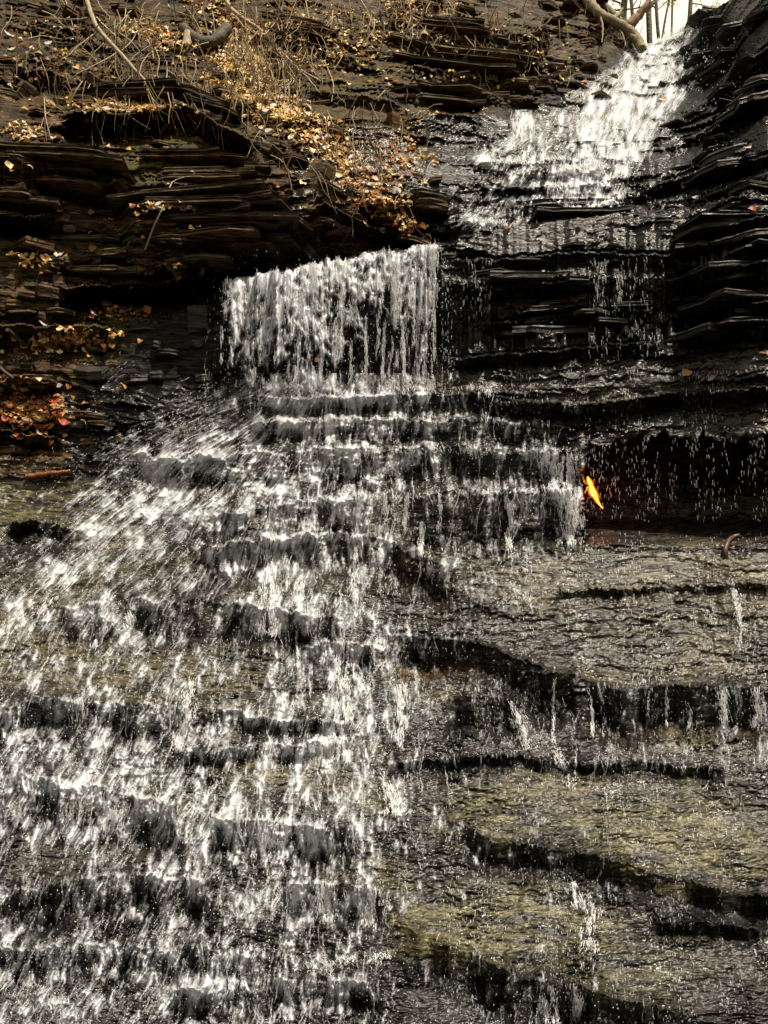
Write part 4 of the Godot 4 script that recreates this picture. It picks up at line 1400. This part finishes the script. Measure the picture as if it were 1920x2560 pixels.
# ------------------------------------------------------------------ trees in the gap
func tree(label: String, base: Vector3, height: float, r: float, leanv: Vector3, seed_: int, mat: Material, evergreen: bool, group: String, spread := 1.0) -> void:
	rng.seed = seed_
	var root := holder("evergreen_tree" if evergreen else "bare_tree")
	root.position = base
	var ctrl := []
	for k in 6:
		var t := k / 5.0
		ctrl.append(Vector3(leanv.x * t, height * t, leanv.z * t) + Vector3(rng.randf_range(-1, 1), 0, rng.randf_range(-1, 1)) * .10 * (1.0 if k > 0 else 0.0))
	var line := smooth_line(ctrl, 5)
	inst("trunk", tube(line, taper(line.size(), r, r * .3), 8, .08), mat, root)
	var leaves := []
	var limbs := int(height * 3.2)
	for k in limbs:
		var t := rng.randf_range(.12, .98)
		var p: Vector3 = line[int(t * (line.size() - 1))]
		var a := rng.randf() * TAU
		var ln := height * rng.randf_range(.10, .24) * (1.15 - t) * spread
		var up := rng.randf_range(.1, .9) if not evergreen else rng.randf_range(-.35, .1)
		var dir := Vector3(cos(a), up, sin(a)).normalized()
		var l := smooth_line([p, p + dir * ln * .5 + Vector3(0, .04, 0), p + dir * ln + Vector3(0, ln * .15 * (1.0 if not evergreen else -1.0), 0)], 4, .015)
		var br := inst("limb", tube(l, taper(l.size(), r * .28 * (1.2 - t), .006), 5, .1), mat, root)
		for q in 3:
			var s: Vector3 = l[2 + rng.randi() % (l.size() - 3)]
			var d2 := (dir + Vector3(rng.randf_range(-1, 1), rng.randf_range(-.4, .9), rng.randf_range(-1, 1))).normalized()
			var tl := smooth_line([s, s + d2 * ln * .22, s + d2 * ln * .45], 3, .012)
			inst("twig", tube(tl, taper(tl.size(), .011, .003), 4), mat, br)
			if evergreen:
				for z in int(26 * spread * spread):
					leaves.append(tl[rng.randi() % tl.size()] + Vector3(rng.randfn(0, .07), rng.randfn(0, .05), rng.randfn(0, .07)) * spread)
		if evergreen:
			for z in 30:
				leaves.append(l[rng.randi() % l.size()] + Vector3(rng.randfn(0, .08), rng.randfn(0, .05), rng.randfn(0, .08)))
	if evergreen and leaves.size() > 0:
		var st := SurfaceTool.new()
		st.begin(Mesh.PRIMITIVE_TRIANGLES)
		for p in leaves:
			var d := Vector3(rng.randf_range(-1, 1), rng.randf_range(-.6, .4), rng.randf_range(-1, 1)).normalized() * .09 * spread
			var s := d.cross(Vector3.UP).normalized() * .014 * spread
			for vtx in [p - s, p + d, p + s]:
				st.set_normal(Vector3.UP)
				st.add_vertex(vtx)
		var lm := plain(Color(.07, .08, .022), .6)
		lm.backlight_enabled = true
		lm.backlight = Color(.5, .5, .2)
		inst("needles", st.commit(), lm, root).set_meta("kind", "stuff")
	tag(root, label, "tree", group)

func build_trees() -> void:
	var m := bark(Color(.10, .075, .045), Color(.05, .036, .022), Vector3(3, 1, 3))
	# [label, u, v of foot, distance, height, radius, lean, evergreen]
	for t in [
		["straight bare trunk standing just behind the lip of the upper stream", 1404, 108, 14.0, 5.5, .055, Vector3(.35, 0, 0), false],
		["slim bare tree rising beside the straight trunk above the falls", 1424, 98, 15.5, 6.5, .035, Vector3(.1, 0, .2), false],
		["leaning bare sapling with fine twigs above the stream lip", 1427, 96, 14.6, 5.5, .022, Vector3(1.6, 0, .3), false],
		["mossy evergreen with drooping boughs beside the dark wall", 1487, 70, 16.5, 6.0, .05, Vector3(.1, 0, 0), true],
		["bare tree with many thin limbs far up the valley", 1372, 100, 20.0, 9.0, .05, Vector3(-.4, 0, 0), false],
		["slender bare tree far behind between two trunks", 1450, 90, 23.0, 9.0, .035, Vector3(.2, 0, 0), false],
		["bushy evergreen growing behind the roots on the rim", 1345, 60, 17.0, 5.0, .08, Vector3(.6, 0, 0), true]]:
		tree(t[0], at(t[1], t[2] + 6.0, t[3]), t[4], t[5], t[6], hash(t[0]) % 100000, m, t[7], "trees above the falls")
	# split dead trunk leaning behind the roots
	rng.seed = 5
	var root := holder("dead_trunk")
	root.position = at(1330, 82, 13.0)
	var l := smooth_line([Vector3.ZERO, at(1362, 52, 13.0) - root.position, at(1384, 28, 13.0) - root.position, at(1402, 6, 13.0) - root.position], 5, .02)
	inst("trunk", tube(l, taper(l.size(), .12, .05), 8, .15), bark(Color(.26, .15, .08), Color(.13, .07, .035)), root)
	for k in 5:
		var b := l[8 + k]
		var s := smooth_line([b, b + Vector3(rng.randf_range(.0, .3), rng.randf_range(.1, .3), 0), b + Vector3(rng.randf_range(.1, .5), rng.randf_range(.2, .5), 0)], 3, .01)
		inst("splinter", tube(s, taper(s.size(), .025, .004), 5), m, root)
	tag(root, "split reddish dead trunk leaning behind the looped roots", "trunk")

# ------------------------------------------------------------------ leaves
func leaf_mesh(seed_: int) -> ArrayMesh:
	rng.seed = seed_
	var st := SurfaceTool.new()
	st.begin(Mesh.PRIMITIVE_TRIANGLES)
	st.set_smooth_group(0)
	var wid := [.06, .30, .42, .38, .22, .02]
	var curl := rng.randf_range(-.9, 1.3)
	var fold := rng.randf_range(.1, .8)
	var mid := []
	var lf := []
	var rt := []
	for i in 6:
		var t := i / 5.0
		var y := curl * (t - .5) * (t - .5) + rng.randf_range(-.02, .02)
		mid.append(Vector3(0, y, t - .5))
		var w: float = wid[i] * rng.randf_range(.85, 1.12)
		lf.append(Vector3(-w, y + w * fold + rng.randf_range(-.04, .06), t - .5 + rng.randf_range(-.03, .03)))
		rt.append(Vector3(w, y + w * fold + rng.randf_range(-.04, .06), t - .5 + rng.randf_range(-.03, .03)))
	for i in 5:
		for tri in [[lf[i], lf[i + 1], mid[i]], [mid[i], lf[i + 1], mid[i + 1]], [mid[i], mid[i + 1], rt[i]], [rt[i], mid[i + 1], rt[i + 1]]]:
			for q in tri: st.add_vertex(q)
	st.generate_normals()
	return st.commit()

func build_leaves() -> void:
	var shapes := []
	for k in 6: shapes.append(leaf_mesh(900 + k))
	var tones := [Color(.62, .40, .12), Color(.74, .58, .29), Color(.40, .18, .045), Color(.20, .10, .04), Color(.32, .055, .02), Color(.74, .60, .15)]
	var tone_names := ["golden", "pale straw", "orange brown", "dark brown", "red", "bright yellow"]
	var mats := []
	for c in tones:
		var m := plain(c, .5, .4)
		m.backlight_enabled = true
		m.backlight = Color(.8, .8, .8)
		mats.append(m)
	rng.seed = 44
	var all := []
	# [u, v, half length, half width, angle, count, tone weights, where]
	var where := ["on the steep leafy bank", "in the leaf pile on the low ledge", "on the overhanging ledge of the bank", "on top of the layered slab", "stuck to the wet dark rock"]
	for z in [
		[560, 185, 105, 40, 1.0, 420, [3, 7, 1, 0, 0, 1], 0], [350, 80, 70, 24, .4, 130, [3, 5, 2, 2, 0, 0], 0], [490, 140, 40, 16, .4, 70, [3, 6, 1, 0, 0, 0], 0],
		[270, 228, 110, 16, .05, 190, [4, 5, 3, 1, 0, 0], 2], [600, 240, 95, 28, .35, 280, [3, 6, 1, 0, 0, 1], 0], [475, 182, 36, 20, .6, 60, [4, 4, 2, 1, 0, 0], 0],
		[400, 443, 92, 8, 0.0, 120, [3, 6, 2, 1, 0, 0], 3], [700, 310, 130, 40, .75, 210, [3, 4, 3, 2, 0, 0], 0], [800, 420, 120, 36, .65, 170, [3, 3, 3, 3, 1, 0], 0],
		[540, 60, 160, 30, .5, 150, [3, 4, 2, 2, 1, 0], 0], [690, 80, 110, 50, .6, 110, [3, 4, 2, 2, 0, 1], 0], [820, 90, 140, 60, .4, 90, [3, 4, 2, 2, 0, 0], 0],
		[150, 738, 95, 24, -.05, 130, [3, 2, 5, 4, 1, 1], 1], [60, 880, 75, 60, .2, 150, [2, 1, 5, 3, 3, 0], 1], [50, 285, 50, 16, .2, 26, [3, 3, 2, 2, 0, 0], 0], [70, 560, 60, 20, .2, 16, [3, 4, 2, 0, 0, 0], 3],
		[260, 672, 60, 14, 0, 26, [2, 1, 4, 4, 1, 0], 1], [870, 350, 50, 80, .3, 70, [3, 3, 4, 2, 1, 0], 0], [1100, 120, 200, 70, .2, 110, [3, 3, 2, 3, 0, 0], 0], [940, 30, 120, 40, .1, 70, [3, 4, 2, 3, 0, 0], 0],
		[300, 320, 330, 330, 0, 110, [2, 3, 3, 4, 0, 0], 0], [120, 110, 120, 100, 0, 60, [1, 2, 3, 5, 0, 0], 0]]:
		for k in int(z[5] * 1.9):
			var a: float = rng.randfn(0, .56) * z[2]
			var b: float = rng.randfn(0, .5) * z[3]
			var u: float = z[0] + a * cos(z[4]) - b * sin(z[4])
			var v: float = z[1] + a * sin(z[4]) + b * cos(z[4])
			if u < -40.0 or v < -40.0 or u > 1270.0: continue
			var total := 0
			for w in z[6]: total += w
			var pick := rng.randi() % total
			var tone := 0
			while pick >= z[6][tone]:
				pick -= z[6][tone]
				tone += 1
			all.append([u, v, lerpf(.035, .10, rng.randf() * rng.randf()), tone, z[7]])
	for q in [[1484, 809, .10, 2, 4], [1097, 491, .09, 4, 4], [1262, 177, .09, 2, 4], [1432, 217, .12, 2, 4], [1529, 315, .09, 2, 4], [1472, 402, .08, 2, 4], [1502, 430, .08, 2, 4], [1627, 452, .08, 4, 4], [1600, 345, .08, 4, 4], [1620, 320, .1, 3, 4], [131, 553, .10, 1, 3], [118, 575, .10, 1, 3], [231, 661, .10, 2, 1], [120, 868, .13, 4, 1], [13, 925, .12, 2, 1], [290, 815, .08, 2, 4], [268, 832, .08, 2, 4], [334, 238, .12, 0, 2], [1540, 820, .08, 4, 4], [1650, 760, .07, 3, 4], [1255, 480, .06, 3, 4], [20, 960, .13, 4, 1], [90, 740, .12, 5, 1], [80, 752, .11, 5, 1], [110, 750, .12, 5, 1], [92, 702, .1, 5, 1]]:
		all.append(q)
	var placed := []
	for q in all:
		var u: float = q[0]
		var v: float = q[1]
		var d := surf_d(u, v)
		var n := (surf_n(u, v) * .5 + Vector3.UP * .6 + Vector3(rng.randfn(0, .45), rng.randfn(0, .2), rng.randfn(0, .45) + .15)).normalized()
		var x := n.cross(Vector3(rng.randf_range(-1, 1), rng.randf_range(-1, 1), rng.randf_range(-1, 1))).normalized()
		var s: float = q[2]
		var b := Basis(x, n, x.cross(n)) * Basis.from_scale(Vector3.ONE * s)
		placed.append([s / d, Transform3D(b, at(u, v, d - .02 - .03 * rng.randf())), q[3], q[4]])
	placed.sort_custom(func(a, b): return a[0] > b[0])
	var mm := MultiMesh.new()
	mm.transform_format = MultiMesh.TRANSFORM_3D
	mm.use_colors = true
	mm.mesh = shapes[1]
	mm.instance_count = maxi(placed.size() - 300, 0)
	for k in placed.size():
		var q: Array = placed[k]
		if k < 300:
			var o := inst("fallen_leaf", shapes[rng.randi() % 6], mats[q[2]])
			o.transform = q[1]
			tag(o, "%s fallen leaf %s" % [tone_names[q[2]], where[q[3]]], "leaf", "%s fallen leaves %s" % [tone_names[q[2]], where[q[3]]])
		else:
			mm.set_instance_transform(k - 300, q[1])
			mm.set_instance_color(k - 300, tones[q[2]])
	var lm := plain(Color(1, 1, 1), .5, .4)
	lm.vertex_color_use_as_albedo = true
	lm.backlight_enabled = true
	lm.backlight = Color(.8, .8, .8)
	var o := MultiMeshInstance3D.new()
	o.name = "leaf_litter"
	o.multimesh = mm
	o.material_override = lm
	add_child(o)
	tag(o, "litter of small golden and brown fallen leaves on the bank", "leaves", "", "stuff")
	print("leaves ", placed.size())

# ------------------------------------------------------------------ all
func _ready() -> void:
	var cam := Camera3D.new()
	cam.fov = rad_to_deg(2.0 * atan(1106.0 / F))
	cam.rotation_degrees = Vector3(PITCH, 0, 0)
	cam.near = .05
	cam.far = 400.0
	add_child(cam)
	cam.current = true
	var env := Environment.new()
	env.background_mode = Environment.BG_SKY
	var sky := Sky.new()
	var sm := ProceduralSkyMaterial.new()
	sm.sky_top_color = Color(.19, .24, .32)
	sm.sky_horizon_color = Color(1.0, .93, .80)
	sm.sky_curve = 1.0
	sm.sky_energy_multiplier = 1.15
	sm.ground_bottom_color = Color(.05, .04, .03)
	sm.ground_horizon_color = Color(.10, .08, .06)
	sky.sky_material = sm
	env.sky = sky
	env.tonemap_mode = Environment.TONE_MAPPER_LINEAR
	env.tonemap_exposure = 1.7
	env.sdfgi_enabled = true
	env.ssao_enabled = true
	env.ssil_enabled = true
	var we := WorldEnvironment.new()
	we.environment = env
	add_child(we)
	var sun := DirectionalLight3D.new()
	sun.light_energy = 1.6
	sun.light_color = Color(1.0, .95, .865)
	sun.light_angular_distance = .5
	sun.shadow_enabled = true
	add_child(sun)
	sun.look_at_from_position(Vector3.ZERO, -Vector3(.42, 1.40, .30), Vector3.UP)

	n_big.seed = 1; n_big.frequency = .6; n_big.fractal_octaves = 2
	n_mid.seed = 2; n_mid.frequency = .9; n_mid.fractal_octaves = 2
	n_lay.seed = 3; n_lay.frequency = .8; n_lay.fractal_octaves = 2
	n_fine.seed = 4; n_fine.frequency = 1.3; n_fine.fractal_octaves = 3
	n_web.seed = 6; n_web.frequency = .045; n_web.fractal_octaves = 2
	wet = rock_material(.14, .38)
	dry = rock_material(.55, .9)
	var t0 := Time.get_ticks_msec()
	build_field()
	print("field ", Time.get_ticks_msec() - t0)
	build_cliff()
	print("cliff ", Time.get_ticks_msec() - t0)
	build_surroundings()
	build_water()
	print("water ", Time.get_ticks_msec() - t0)
	build_flame()
	build_wood()
	build_rootlets()
	build_trees()
	build_leaves()
	print("all ", Time.get_ticks_msec() - t0)
